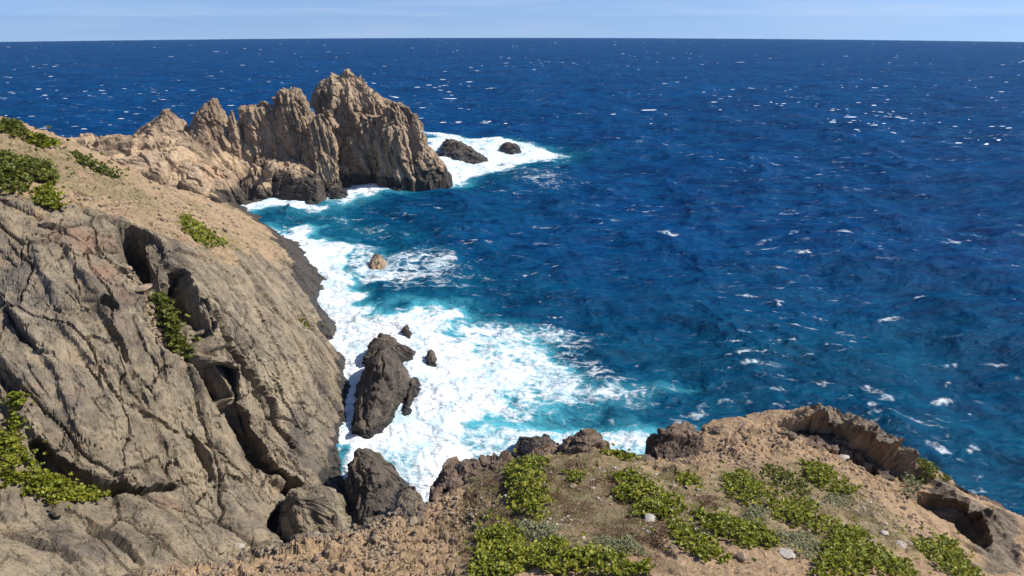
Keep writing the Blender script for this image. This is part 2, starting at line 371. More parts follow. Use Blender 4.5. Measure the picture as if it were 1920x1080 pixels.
# ground cover regions, measured on the slope itself
dirt_poly = hits(cliff_h, [(-60, 392), (0, 388), (120, 395), (230, 430), (330, 470), (400, 500), (470, 470), (530, 480), (590, 560), (604, 585), (560, 470), (440, 386), (330, 352), (160, 280)])
dirt_poly = np.vstack([dirt_poly, [(-60, 100, 0), (-140, 90, 0), (-140, 50, 0)]])
wn = fbm(P * 0.22, 4, 3) * 2.5
dirt = sst(-1.5, 1.5, sdf(P, dirt_poly) + wn)
Q = bed(P); warp = np.c_[fbm(P * .25, 3, 5), fbm(P * .25 + 7, 3, 6), fbm(P * .25 + 13, 3, 8)]
rockm = 1 - 0.8 * dirt
d = 0.35 * (ridged(bed(P, .22) * 0.12 + warp * .25, 2, 21) - 0.55)
ht, e = facets(bed(P, .40) * 0.22 + warp * .12, 31, 1.0); d += (.3 + .7 * rockm) * (ht * .48 - .5 * (1 - sst(0, .03, e)))
ht, e = facets(bed(P, .45) * 0.66 + warp * .25, 41, 1.0); brk = sst(-.25, .25, fbm(P * .3, 3, 45)); d += rockm * (ht * .15 - .34 * brk * (1 - sst(0, .045, e)))
ht, e = facets(P * .55 + warp * .4, 71, 1.0); d += dirt * (ht * .16 + .12 * fbm(P * .4, 4, 72))
ht, e = facets(P * 1.5 + warp * .6, 73, 1.0); d += dirt * np.maximum(ht, -.3) * .30 * sst(-.3, .3, fbm(P * .25, 3, 74))
# clefts and ledges
S = np.zeros_like(P)
def cleft(pxs, width, depth, seed, under=0.0):
    global d
    d = slot(P, d, S, hits(cliff_h, pxs), width, depth, seed, cvec * under)
d = plate(P, d, hits(cliff_h, [(226, 430), (262, 462), (300, 500), (328, 520), (348, 570), (368, 640), (362, 672), (388, 715), (414, 768), (445, 812), (482, 868), (532, 912)]), [.4, .9, 1.0, .9, 1.6, 1.3, 1.3, 2.3, 1.5, .8, .6, .7], 5.0, 601, .22)
d = plate(P, d, hits(cliff_h, [(55, 828), (90, 880), (130, 900), (210, 918), (262, 922), (330, 914), (425, 903)]), [.5, 1.0, 1.0, .8, .5, .3, .25], 3.0, 603, .32)
d = plate(P, d, hits(cliff_h, [(360, 560), (400, 640), (440, 700), (500, 770), (548, 848)]), [.2, .5, .6, .5, .3], 2.0, 605, .32)
d = plate(P, d, hits(cliff_h, [(515, 912), (560, 930), (615, 948)]), [.9, 1.0, .4], 1.8, 609, .32)
d = plate(P, d, hits(cliff_h, [(0, 560), (40, 630), (95, 700), (130, 785)]), [.6, .7, .5, .4], 2.5, 611, .32)
d = plate(P, d, hits(cliff_h, [(120, 480), (160, 560), (215, 640), (262, 745)]), [.4, .5, .6, .4], 2.5, 613, .32)
d = plate(P, d, hits(cliff_h, [(0, 985), (40, 1022), (100, 1030), (150, 1058)]), [.2, .4, .3, .2], 2.0, 615, .32)
d = plate(P, d, hits(cliff_h, [(165, 985), (215, 1015), (258, 1052)]), [.2, .4, .3], 2.0, 617, .32)
d = plate(P, d, hits(cliff_h, [(60, 470), (90, 540), (110, 620), (175, 700), (200, 790)]), [.3, .6, .4, .5, .3], 2.0, 619, .32)
d = plate(P, d, hits(cliff_h, [(150, 596), (185, 582), (215, 592)]), [.5, 1.0, .7], 1.2, 621, .32)
d = plate(P, d, hits(cliff_h, [(350, 820), (380, 868), (396, 902)]), [.3, .6, .4], 1.5, 623, .32)
d = plate(P, d, hits(cliff_h, [(430, 770), (455, 830), (490, 905)]), [.4, .6, .4], 1.3, 625, .32)
d = plate(P, d, hits(cliff_h, [(0, 690), (18, 740), (30, 800)]), [.9, 1.1, .7], 1.6, 627, .32)
d = plate(P, d, hits(cliff_h, [(200, 690), (260, 760), (300, 840)]), [.3, .45, .3], 1.6, 629, .32)
cleft([(236, 440), (262, 474), (288, 514)], 1.25, 4.6, 101, .55)
cleft([(325, 520), (345, 575), (372, 640)], 0.7, 2.8, 111, .55)
cleft([(352, 672), (385, 715), (412, 768)], 0.85, 3.8, 121, .55)
cleft([(412, 765), (440, 810), (480, 868), (528, 910)], 0.4, 2.0, 131, .5)
cleft([(60, 835), (90, 880), (130, 900), (210, 918), (262, 922)], 0.45, 2.0, 141, .5)
cleft([(262, 922), (330, 914), (420, 905)], 0.2, .8, 147)
cleft([(360, 560), (400, 640), (440, 700), (500, 770), (545, 845)], 0.22, .9, 151)
cleft([(445, 640), (500, 720), (560, 820)], 0.16, .6, 157)
cleft([(520, 915), (560, 930), (610, 945)], 0.6, 2.4, 161, .5)
cleft([(525, 960), (530, 1000), (545, 1030)], 0.8, 2.6, 171)
cleft([(0, 990), (40, 1020), (100, 1030), (150, 1055)], 0.3, 1.2, 181)
cleft([(170, 990), (215, 1015), (255, 1050)], 0.3, 1.2, 187)
cleft([(183, 580), (212, 584)], 0.5, 1.8, 191)
cleft([(0, 700), (20, 740), (30, 790)], 0.45, 1.7, 193)
cleft([(0, 560), (50, 640), (100, 700), (130, 780)], 0.16, .6, 195)
cleft([(355, 820), (380, 870), (392, 900)], 0.25, .9, 197)
cleft([(120, 480), (160, 560), (220, 640), (260, 740)], 0.14, .5, 199)
cleft([(130, 660), (200, 610), (250, 570)], 0.14, .5, 203)
# gully beside the shrubs
cleft([(285, 530), (310, 580), (345, 640), (360, 670)], 1.9, 0.9, 205)
P1 = P + N * d[:, None] + S
N1 = gridnormals(P1.reshape(G.shape)); N1 *= np.sign((N1.reshape(-1, 3) * N).sum(1)).reshape(nr, naz, 1); N1 = N1.reshape(-1, 3)
brk = sst(-.1, .3, fbm(P1 * .5, 3, 46))
ht, e = facets(bed(P1, .55) * 1.7 + warp * .3, 43, 1.0); d2 = (.35 + .65 * rockm) * (ht * .065 - .15 * brk * (1 - sst(0, .07, e)))
ht, e = facets(bed(P1, .7) * 4.2, 47, 1.0); d2 += ht * .028
ht, e = facets(P1 * 3.4, 75, 1.0); d2 += dirt * np.maximum(ht, -.2) * .13
d2 += .035 * fbm(P1 * 3.5, 3, 61)
P2 = P1 + N1 * d2[:, None]
P2[:, 2] = np.where(P[:, 2] < -1, np.minimum(P2[:, 2], P[:, 2] + 0.5), P2[:, 2])
wet = 1 - sst(0.6, 2.4, P2[:, 2] + fbm(P * .3, 3, 5) * 1.2 - 3.0 * sst(84, 92, P[:, 1]) * (1 - sst(126, 136, P[:, 1])))
redp = hits(cliff_h, [(90, 410), (200, 440), (225, 560), (215, 600), (170, 520), (110, 460)])
red = 0.9 * sst(-1.2, 1.2, sdf(P, redp) + wn * .4) * (0.5 + fbm(P * .5, 3, 91))
gp = hits(cliff_h, [(0, 232), (120, 275), (230, 330), (330, 400), (250, 400), (120, 350), (0, 300)])
green = np.maximum(sst(-3, 3, sdf(P, gp) + wn * 1.5) * .95, .8 * dirt * sst(.0, .4, fbm(P * .12, 4, 95)))
lich = np.zeros(len(P))
for L_, a_ in (([(-20, 470), (60, 490), (125, 520), (135, 590), (110, 650), (40, 640), (-20, 600)], 1.0), ([(300, 430), (330, 500), (300, 520), (280, 470)], .5), ([(560, 760), (640, 760), (650, 880), (600, 900), (540, 860)], .7),
               ([(60, 660), (150, 700), (180, 760), (90, 780), (30, 720)], .6), ([(430, 940), (560, 930), (540, 1010), (400, 1000)], .6), ([(160, 500), (230, 560), (240, 660), (180, 640)], .5), ([(380, 640), (520, 620), (560, 700), (430, 720)], .35), ([(60, 1000), (200, 1010), (230, 1060), (40, 1060)], .6)):
    lich = np.maximum(lich, a_ * sst(-1.5, 1.0, sdf(P, hits(cliff_h, L_)) + wn * .7))
lich = np.clip(lich + .30 * sst(.1, .5, fbm(P * .35, 3, 97)) * (1 - dirt), 0, 1)
cliff = mesh_obj('cliff', P2, gridfaces(nr, naz), M['cliff'], attrs=rockattrs(len(P), dirt=dirt, wet=wet, red=red, green=green, lichen=lich), smooth=False)
tag(cliff, kind='structure')

# ------------------------------------------------------------------ HEADLAND (near)
hp = []
crest = [(120, 1105, 23.5), (240, 1075, 23.7), (350, 1060, 24), (450, 1044, 24.2), (560, 1024, 24.2), (640, 992, 24.2), (700, 965, 24.2), (745, 950, 24.2), (790, 952, 24.1), (830, 905, 24.1), (900, 885, 24.2), (1000, 862, 24), (1100, 842, 24), (1200, 855, 24.3),
         (1240, 815, 23.8), (1300, 802, 23.4), (1400, 798, 23), (1500, 797, 22.6), (1600, 815, 22), (1700, 872, 21), (1800, 925, 20), (1900, 978, 19), (1980, 1015, 18.3), (2100, 1080, 17.5)]
for a in crest:
    w = U(*a); hp.append(w); r = math.hypot(w[0], w[1]); ux, uy = w[0] / r, w[1] / r
    if a[0] > 1150:
        ux, uy = ux * .75 + .25, uy * .75; q = math.hypot(ux, uy); ux /= q; uy /= q
    for dr, dz in ((1.0, -1.0), (2.6, -4.5), (6, -12), (11, -20), (16, -28)): hp.append(np.array([w[0] + ux * dr, w[1] + uy * dr, w[2] + dz]))
for a in [(240, 1100, 24.4), (480, 1085, 25.2), (600, 1060, 25.2), (700, 1040, 25.3), (700, 1000, 24.8), (850, 1000, 25.4), (850, 1080, 26.8), (960, 960, 25.8), (960, 1080, 27.4), (1100, 940, 25.6), (1100, 1080, 27.7), (1250, 940, 25.6), (1250, 1080, 27.8),
          (1250, 870, 24.4), (1400, 880, 24.2), (1400, 940, 25.1), (1400, 1080, 27.5), (1550, 880, 23.6), (1550, 980, 25.2), (1550, 1080, 26.9), (1700, 940, 22.6), (1700, 1000, 23.8), (1700, 1080, 25.4), (1820, 1000, 21.3), (1820, 1080, 23.2), (1920, 1080, 21.3)]: hp.append(U(*a))
for w in [(0, 8, 29.3), (0, -5, 31), (-10, 8, 27), (-12, 0, 28), (10, 8, 28.5), (20, 5, 26), (20, 12, 24.5), (30, 10, 21), (30, 20, 17), (-14, 14, 23)]: hp.append(np.array(w, float))
head_h = TPS(hp)
naz, nr = 740, 680
az = np.radians(np.linspace(-50, 56, naz)); rr = np.r_[np.linspace(3, 8.9, 30), np.exp(np.linspace(np.log(9), np.log(46), nr - 30))]
XX = rr[:, None] * np.sin(az)[None]; YY = rr[:, None] * np.cos(az)[None]
zz = head_h(np.c_[XX.ravel(), YY.ravel()])
G = np.stack([XX, YY, zz.reshape(nr, naz)], 2)
N = gridnormals(G); N *= np.sign(N[..., 2:3]); P = G.reshape(-1, 3); N = N.reshape(-1, 3)
HH = lambda L: hits(head_h, L, far=38, t0=8, t1=70, step=.08)
veg_poly = HH([(880, 885), (1000, 862), (1130, 850), (1230, 880), (1330, 880), (1500, 870), (1620, 920), (1700, 1000), (1850, 1075), (880, 1078), (860, 1000)])
wn = fbm(P * .9, 4, 203)
vegm = sst(-.8, .6, sdf(P, veg_poly) + wn * 1.1)
crest_w = np.array([U(*a) for a in crest]); dc, tcr = polydist(P, crest_w, closed=False)
beyond = P[:, 2] < np.interp(np.degrees(np.arctan2(P[:, 0], P[:, 1])), np.degrees(np.arctan2(crest_w[:, 0], crest_w[:, 1])), crest_w[:, 2]) - .6
rocky = np.clip(np.exp(-(dc / 1.1) ** 2) + beyond, 0, 1)
d = .10 * fbm(P * .8, 4, 301) + .05 * ridged(P * 2.2, 3, 302) * (1 - .5 * vegm)
f1, f2, cid = voro(P * 1.5 + fbm(P * .8, 2, 307)[:, None] * .5, 311)
d += rocky * ((cid - .5) * .42 - .22 * (1 - sst(0, .14, f2 - f1)))
f1, f2, cid = voro(P * 4.2, 313)
d += (.2 + .8 * rocky) * ((cid - .5) * .12 - .04 * (1 - sst(0, .15, f2 - f1)))
rubm = (1 - vegm) * (1 - rocky) * .6
f1, f2, cid = voro(P * 7 + fbm(P * 2, 2, 317)[:, None] * .4, 317)
d += rubm * (np.maximum(0, cid - .45) * .13 * (1 - sst(.05, .55, f1)))
f1, f2, cid = voro(P * 2.6, 319)
d += rubm * (np.maximum(0, cid - .72) * .55 * (1 - sst(.1, .5, f1)))
cr_poly = HH([(200, 1100), (450, 1055), (560, 1032), (650, 996), (710, 970), (800, 955), (870, 915), (920, 930), (900, 1000), (850, 1060), (840, 1100)])
crm = sst(-.5, .3, sdf(P, cr_poly) + wn * .5)
sh_poly = HH([(1220, 830), (1400, 802), (1500, 800), (1600, 850), (1700, 900), (1740, 960), (1660, 930), (1560, 860), (1480, 850), (1340, 870), (1240, 880)])
shm = sst(-.5, .4, sdf(P, sh_poly) + wn * .6)
ht, e = facets(P * 2.0 + fbm(P * 1.5, 2, 331)[:, None] * .5, 331, 1.0, .5); d += (crm + .7 * shm) * (np.maximum(ht, -.5) * .20 - .10 * (1 - sst(0, .10, e)))
ht, e = facets(P * 5.0, 333, 1.0, .5); d += (.3 + .8 * crm + .8 * shm) * (np.maximum(ht, -.4) * .06 - .03 * (1 - sst(0, .12, e)))
ht, e = facets(P * 1.1, 335); d += (1 - vegm) * ht * .10
# rocky rib along the right rim: steep side inland, carved hollow
rim = HH([(1490, 808), (1530, 822), (1580, 845), (1630, 872), (1680, 893), (1712, 905)])
d = plate(P, d, rim, [.5, 1.2, 1.0, 1.3, .8, .3], 3.0, 701, .10, .22, 1.0)
rib = HH([(1735, 945), (1768, 962), (1803, 985), (1838, 1026)])
d = plate(P, d, rib, [.3, .85, .95, .35], 1.8, 703, .10, .2, 1.4)
for L_, h_ in (([(1235, 880), (1270, 890), (1320, 888)], .35), ([(1060, 885), (1100, 880), (1150, 865)], .25), ([(470, 1045), (560, 1040), (640, 1010)], .25)): d = plate(P, d, HH(L_), [h_ * .5, h_, h_ * .5], 1.2, 705, .07, .1, 2.4)
rockz = sst(-.3, .5, sdf(P, np.vstack([rim, U(1760, 905, 20.9)[None], U(1700, 860, 21.4)[None], U(1600, 800, 22.4)[None], U(1510, 790, 22.6)[None]])) + wn * .3)
rocky = np.maximum(rocky, rockz)
holl = HH([(1738, 958), (1765, 975), (1800, 1000), (1832, 1028)])
dist, t = polydist(P[:, :2] + wn[:, None] * .12, holl[:, :2], closed=False)
S = np.zeros_like(P); sea_v = np.array([.62, .70, -.1])
d = slot(P, d, S, rim[:-1], .42, .62, 711, sea_v * 1.0)
d = slot(P, d, S, rib, .45, .8, 713, np.array([.8, .35, 0]) * 1.0)
P1 = P + N * d[:, None] + S
N1 = gridnormals(P1.reshape(G.shape)); N1 *= np.sign((N1.reshape(-1, 3) * N).sum(1)).reshape(nr, naz, 1); N1 = N1.reshape(-1, 3)
ht, e = facets(P1 * 3.2, 341); d2 = rocky * (ht * .10 - .07 * (1 - sst(0, .1, e)))
ht, e = facets(P1 * 7, 343); d2 += (.25 + rocky + crm * .3 + shm * .4) * ht * .03
P2 = P1 + N1 * d2[:, None]
gr_poly = HH([(1690, 930), (1760, 910), (1800, 925), (1900, 975), (1915, 1079), (1860, 1079), (1830, 1010), (1750, 960)])
grey = sst(-.5, .4, sdf(P, gr_poly) + wn * .5)
dirt = np.clip(1.1 - rocky * 1.1 - grey, 0, 1)
br_poly = HH([(880, 900), (950, 880), (1120, 870), (1240, 960), (1240, 1070), (1100, 1000), (1000, 950), (880, 1079), (840, 1000)])
red = sst(-.8, .8, sdf(P, br_poly) + wn * 1.0) * .8
green = vegm * .9 + .5 * sst(.25, .6, wn) * sst(0, 3, 24 - P[:, 1])
headland = mesh_obj('headland', P2, gridfaces(nr, naz), M['head'], attrs=rockattrs(len(P), dirt=dirt, wet=1 - sst(1, 6, P[:, 2]), red=red, green=green), smooth=False)
tag(headland, kind='structure')
headgrid = (az, np.log(rr), P2.reshape(nr, naz, 3))
def on_head(x, y):
    """height of the finished headland surface (nearest grid vertex)"""
    x = np.asarray(x, float); y = np.asarray(y, float)
    a = np.clip(np.round((np.arctan2(x, y) - headgrid[0][0]) / (headgrid[0][1] - headgrid[0][0])).astype(int), 0, len(headgrid[0]) - 1)
    r = np.clip(np.round(np.interp(np.log(np.hypot(x, y)), headgrid[1], np.arange(len(headgrid[1])))).astype(int), 0, len(headgrid[1]) - 1)
    return headgrid[2][r, a, 2]

# ------------------------------------------------------------------ PROMONTORY (neck behind, world grid)
pp = []
def PY(px, py, y): pp.append(UY(px, py, y))
for a in [(60, 262, 165), (160, 262, 165), (200, 256, 168), (240, 250, 172), (290, 240, 176), (345, 240, 178), (425, 250, 180), (500, 262, 182), (560, 280, 184), (640, 300, 186),
          (180, 290, 158), (230, 280, 162), (240, 320, 154), (300, 300, 160), (320, 345, 156), (300, 262, 168), (380, 285, 168), (380, 330, 160), (400, 355, 160), (430, 300, 168), (440, 345, 166), (430, 372, 164),
          (470, 290, 173), (500, 305, 174), (480, 340, 170), (560, 325, 175), (600, 335, 178), (470, 268, 178)]: PY(*a)
for a in [(445, 372), (470, 362), (500, 358), (530, 372), (600, 370), (625, 350), (700, 338), (780, 338), (850, 332), (870, 318), (850, 300)]:
    w = U(a[0], a[1], -.4); pp.append(w); pp.append(w + np.array([0, -8, -3]))
for x, y in [(-140, 195), (-110, 195), (-85, 197), (-60, 200), (-40, 205), (-20, 210), (0, 200), (0, 180), (-5, 190)]: pp.append(np.array([x, y, -3.0]))
for px_, py_ in [(505, 440), (560, 430), (700, 450), (860, 450), (1000, 400), (1100, 330)]:
    w = U(px_, py_, -4); pp.append(w)
for x, y in [(-150, 170), (-120, 168)]: pp.append(np.array([x, y, 9.0]))
prom_h = TPS(pp)
gx = np.linspace(-135, 5, 520); gy = np.linspace(138, 214, 330)
XX, YY = np.meshgrid(gx, gy); zz = prom_h(np.c_[XX.ravel(), YY.ravel()])
G = np.stack([XX, YY, zz.reshape(XX.shape)], 2); N = gridnormals(G).reshape(-1, 3); N *= np.sign(N[:, 2:3]); P = G.reshape(-1, 3)
wv = fbm(P * .12, 3, 401)
tilt = np.c_[P[:, 0] * .8 + P[:, 2] * .5, P[:, 1] * .9, P[:, 2] * .35 - P[:, 0] * .15]
d = .5 * (ridged(tilt * .12 + wv[:, None] * .4, 3, 411) - .5)
ht, e = facets(tilt * np.array([1, 1, .7]) * .13 + wv[:, None] * .3, 421); d += ht * 1.7 - .8 * (1 - sst(0, .07, e))
ht, e = facets(tilt * .38 + wv[:, None] * .6, 431); d += ht * .75 - .4 * (1 - sst(0, .08, e))
ht, e = facets(tilt * 1.1 + wv[:, None], 433); d += ht * .25
d += .15 * fbm(P * 1.2, 3, 441)
P2 = P + N * d[:, None]
P2[:, 2] -= 6 * (1 - sst(150, 158, P[:, 1])) * sst(-66, -60, P[:, 0])
wet = 1 - sst(1.0, 4.2, P2[:, 2] + wv * 2)
pg = np.array([UY(350, 268, 170), UY(378, 278, 169), UY(395, 292, 167), UY(372, 290, 167)])
green = sst(-.8, .8, sdf(P, pg)) + .6 * sst(-2, 2, sdf(P, np.array([UY(170, 262, 165), UY(250, 252, 172), UY(290, 262, 170), UY(200, 275, 162)])))
prom = mesh_obj('promontory', P2, gridfaces(len(gy), len(gx)), M['far'], attrs=rockattrs(len(P), dirt=sst(.0, .4, fbm(P * .15, 3, 451) + .15), wet=wet, green=np.clip(green, 0, 1)), smooth=False)
tag(prom, kind='structure')

# ------------------------------------------------------------------ rock builders
def crust(G, seed, amp, freq, wrap=True, stretch=(1, 1, .4), tiltv=(0, 0, 0), flute=0.0):
    """break a lofted rock into facets, joints and flutes"""
    N = gridnormals(G, wrap).reshape(-1, 3); P = G.reshape(-1, 3)
    c = P.mean(0); s = np.sign(((P - c) * N).sum(1).sum()); N = N * (s if s else 1)
    st = np.array(stretch); T = P * st + np.c_[P[:, 2] * tiltv[0], P[:, 2] * tiltv[1], P[:, 0] * tiltv[2]]
    w = np.c_[fbm(P * freq * .5, 3, seed), fbm(P * freq * .5 + 9, 3, seed + 1), fbm(P * freq * .5 + 19, 3, seed + 2)]
    d = amp * .5 * (ridged(T * freq * .5 + w * .4, 3, seed + 3) - .55)
    ht, e = facets(T * freq * .55 + w * .35, seed + 4); d += amp * (ht * .85 - .35 * (1 - sst(0, .08, e)))
    ht, e = facets(T * freq * 1.7 + w * .7, seed + 5); d += amp * .38 * (ht - .6 * (1 - sst(0, .10, e)))
    ht, e = facets(T * freq * 4.6 + w, seed + 7); d += amp * .13 * ht
    d += amp * .12 * fbm(P * freq * 6, 3, seed + 6)
    if flute:
        d += flute * (ridged(np.c_[T[:, 0], T[:, 1], P[:, 2] * .06] * freq * 1.1 + w * .25, 3, seed + 8) - .6)
    return P + N * d[:, None]
def close_grid(V, nr, nc):
    top = V[(nr - 1) * nc:].mean(0); V = np.vstack([V, top]); Fq = gridfaces(nr, nc, True).tolist()
    k = len(V) - 1
    for c in range(nc): Fq.append([(nr - 1) * nc + c, (nr - 1) * nc + (c + 1) % nc, k])
    return V, Fq
def finish_rock(name, V, Fq, mat, parent, wetz, attrs=None):
    if mat is M['wetrock']: wetz = 1.5
    V = np.asarray(V); n = len(V)
    A = rockattrs(n, wet=1 - sst(wetz * .5, wetz * 1.4 + .01, V[:, 2] + fbm(V * .5, 3, 9) * .8) if wetz else np.zeros(n))
    if attrs: A.update({k: np.full(n, v) for k, v in attrs.items()})
    o = mesh_obj(name, V, Fq, mat, parent, attrs=A, smooth=False); return o
def pinnacle(name, rows, y, depth, mat, parent=None, seed=1, nc=150, nr=130, amp=.8, freq=.35, lean=0.0, wetz=3.0, flute=.9, attrs=None, sides=7, tiltv=(.25, 0, 0)):
    """rock tower lofted through rows (py, left, right) at depth y; depth = half thickness ratio"""
    r_ = random.Random(seed); rows = sorted(rows, key=lambda q: -q[0])
    L = np.array([UY(a[1], a[0], y) for a in rows]); Rr = np.array([UY(a[2], a[0], y) for a in rows])
    z = (L[:, 2] + Rr[:, 2]) / 2; t = np.linspace(0, 1, nr); zs = z[0] + (z[-1] - z[0]) * t
    cx = np.interp(zs, z, (L[:, 0] + Rr[:, 0]) / 2); a = np.interp(zs, z, (Rr[:, 0] - L[:, 0]) / 2)
    if z[0] > -1.5:
        zs = np.concatenate([[z[0] - 3, z[0] - 1.5], zs[2:]])
    th = np.linspace(0, 2 * math.pi, nc, endpoint=False)
    ph = [2 * math.pi * (k + r_.uniform(-.3, .3)) / sides for k in range(sides)]; cc = [r_.uniform(.72, 1.0) for _ in ph]
    rad = np.min([c_ / np.maximum(np.cos(th - p_), .12) for p_, c_ in zip(ph, cc)], 0); rad = rad * .75 + .25
    ux = rad * np.cos(th); uy = rad * np.sin(th); ux = (ux - (ux.max() + ux.min()) / 2) / ((ux.max() - ux.min()) / 2)
    G = np.zeros((nr, nc, 3)); b = depth * np.maximum(a, .25 * a.max())[:, None] if depth < 5 else None
    G[..., 0] = cx[:, None] + a[:, None] * ux[None]; G[..., 1] = y + lean * (t[:, None]) + b * uy[None]; G[..., 2] = zs[:, None]
    V = crust(G, seed, amp, freq, flute=flute, tiltv=tiltv); V, Fq = close_grid(V, nr, nc)
    return finish_rock(name, V, Fq, mat, parent, wetz, attrs)
def onsurf(p, zf):
    q = hit(head_h, p[0], p[1], 8, 70, .08); return U(p[0], p[1], zf) if (np.hypot(q[0], q[1]) > 38 or q[2] < zf - 1.5 or q[2] - head_h(q[None, :2])[0] > .5) else q
def crag(name, foot, ridge, mat, parent=None, seed=1, nc=150, nr=60, amp=.35, freq=.9, prof=1.6, wetz=0, zf=None, sink=.8, stretch=(1, 1, .5), attrs=None, tiltv=(.2, .3, .2), Fw_=None, Rw_=None):
    """rock from a footprint (pixels on the water or on surf) rising to a ridge line (px, py, z)"""
    Fw = None if Fw_ is not None else np.array([U(p[0], p[1], 0.0) for p in foot]) if zf is None else np.array([onsurf(p, zf) for p in foot])
    Rw = np.array([U(*p) for p in ridge]) if Rw_ is None else Rw_
    if Fw_ is not None: Fw = Fw_
    seg = np.linalg.norm(np.roll(Fw, -1, 0) - Fw, axis=1); s = np.r_[0, np.cumsum(seg)]; u = np.linspace(0, s[-1], nc, endpoint=False)
    Fc = np.vstack([Fw, Fw[:1]]); B = np.stack([np.interp(u, s, Fc[:, k]) for k in range(3)], 1)
    for _ in range(2): B = (np.roll(B, 1, 0) + 2 * B + np.roll(B, -1, 0)) / 4
    T = np.zeros_like(B)
    if len(Rw) == 1: T[:] = Rw[0]
    else:
        rs = np.r_[0, np.cumsum(np.linalg.norm(np.diff(Rw, axis=0), axis=1))]; dn = np.linspace(0, rs[-1], 60)
        RD = np.stack([np.interp(dn, rs, Rw[:, k]) for k in range(3)], 1)
        dd = np.linalg.norm(B[:, None, :2] - RD[None, :, :2], axis=2); T = RD[dd.argmin(1)]
        for _ in range(4): T = (np.roll(T, 1, 0) + 2 * T + np.roll(T, -1, 0)) / 4
    t = np.linspace(0, 1, nr)[:, None, None]; G = B[None] * (1 - t) + T[None] * t
    zz = B[None, :, 2] + (T[None, :, 2] - B[None, :, 2]) * (1 - (1 - t[..., 0]) ** prof); G[..., 2] = zz
    skirt = B.copy(); skirt[:, 2] -= sink; c = B.mean(0); skirt[:, :2] = c[:2] + (skirt[:, :2] - c[:2]) * 1.04
    G = np.concatenate([skirt[None], G], 0)
    V = crust(G, seed, amp, freq, stretch=stretch, tiltv=tiltv); V, Fq = close_grid(V, nr + 1, nc)
    return finish_rock(name, V, Fq, mat, parent, wetz, attrs)

# ---- the promontory's towers: things of their own
def T(o, label, cat='rock', group=None): return tag(o, label, cat, group)
far = M['far']; wr = M['wetrock']
T(pinnacle('rock_pinnacle', [(205, 309, 317), (214, 298, 326), (225, 282, 338), (240, 262, 348), (262, 240, 362)], 178, .9, far, seed=3, amp=.5, freq=.5, flute=.5, sides=5),
  'low pyramid-shaped tan pinnacle nearest the grassy hillside', 'pinnacle', 'pinnacles of the promontory')
T(pinnacle('rock_pinnacle', [(185, 397, 404), (196, 386, 410), (212, 370, 418), (235, 360, 424), (252, 352, 430), (285, 350, 440)], 180, .9, far, seed=5, amp=.6, freq=.5, flute=.6, sides=5),
  'pointed tan pinnacle standing alone, sharp as an arrowhead', 'pinnacle', 'pinnacles of the promontory')
T(pinnacle('rock_pinnacle', [(206, 431, 436), (222, 428, 442), (245, 425, 448), (290, 422, 460)], 179, .9, far, seed=8, amp=.3, freq=.7, flute=.4, sides=5, nc=90, nr=80),
  'small thin finger of rock beside the arrowhead pinnacle', 'pinnacle', 'pinnacles of the promontory')
T(pinnacle('rock_pinnacle', [(190, 490, 499), (197, 480, 506), (204, 455, 512), (215, 450, 516), (245, 446, 528), (280, 445, 550), (320, 455, 575)], 182, .55, far, seed=12, amp=.7, freq=.5, flute=1.5, sides=6),
  'broad ragged-topped fluted rock wall with a small horn', 'pinnacle', 'pinnacles of the promontory')
T(pinnacle('rock_pinnacle', [(167, 530, 552), (172, 518, 562), (185, 513, 572), (210, 513, 582), (240, 516, 600), (270, 522, 612), (300, 540, 622), (330, 560, 630)], 182, .7, far, seed=17, amp=.8, freq=.42, flute=1.8, sides=7),
  'tall blunt fluted pinnacle leaning against the highest peak', 'pinnacle', 'pinnacles of the promontory')
T(pinnacle('rock_pinnacle', [(214, 592, 606), (228, 583, 616), (255, 572, 626), (290, 566, 632), (334, 566, 640)], 178, .6, far, seed=23, amp=.6, freq=.5, flute=1.0, sides=6),
  'pale ribbed buttress at the foot of the highest peak', 'pinnacle', 'pinnacles of the promontory')
pk = bpy.data.objects.new('rocky_peak', None); col.objects.link(pk); pk.location = (0, 0, 0)
tag(pk, 'highest rocky peak at the sea end of the promontory', 'peak')
pinnacle('summit', [(131, 646, 652), (140, 632, 664), (150, 613, 677), (162, 596, 688), (175, 583, 706), (195, 578, 732), (215, 590, 756), (245, 602, 786), (285, 620, 806), (325, 640, 830)], 192, .5, far, pk, seed=31, amp=1.1, freq=.30, flute=1.3, sides=7, nc=220, nr=170)
pinnacle('buttress', [(192, 738, 756), (202, 724, 768), (222, 712, 782), (245, 702, 794), (268, 700, 800), (290, 704, 812), (330, 700, 835)], 184, .75, far, pk, seed=37, amp=1.0, freq=.38, flute=1.6, sides=6, nc=180, nr=140, attrs=None)
pinnacle('buttress', [(218, 690, 716), (235, 672, 728), (260, 650, 735), (295, 638, 740), (332, 634, 745)], 186, .5, far, pk, seed=41, amp=1.0, freq=.38, flute=1.5, sides=5, nc=150, nr=110)
pinnacle('buttress', [(266, 784, 800), (282, 776, 812), (300, 765, 826), (318, 760, 838), (334, 752, 848)], 182, .8, far, pk, seed=43, amp=.7, freq=.5, flute=.6, sides=6, nc=130, nr=90, wetz=5)
T(crag('rock_block', [(492, 362), (530, 374), (598, 386), (612, 372), (604, 345), (560, 330), (500, 338)], [(512, 297, 7.6), (548, 312, 6.4), (592, 334, 4.6)], far, seed=47, amp=.7, freq=.4, prof=3.2, nc=160, nr=70, wetz=5.5),  # wet tone carried above the waterline, painting in the shade of its face
  'dark wedge-shaped rock block with a flat tan top at the cove head', 'rock')
T(crag('shore_rock', [(608, 368), (630, 374), (655, 372), (650, 356), (620, 346), (604, 350)], [(612, 342, 2.2), (636, 352, 1.5)], wr, seed=53, amp=.4, freq=.7, nc=90, nr=40),
  'low black rock with foam beside the wedge-shaped block')
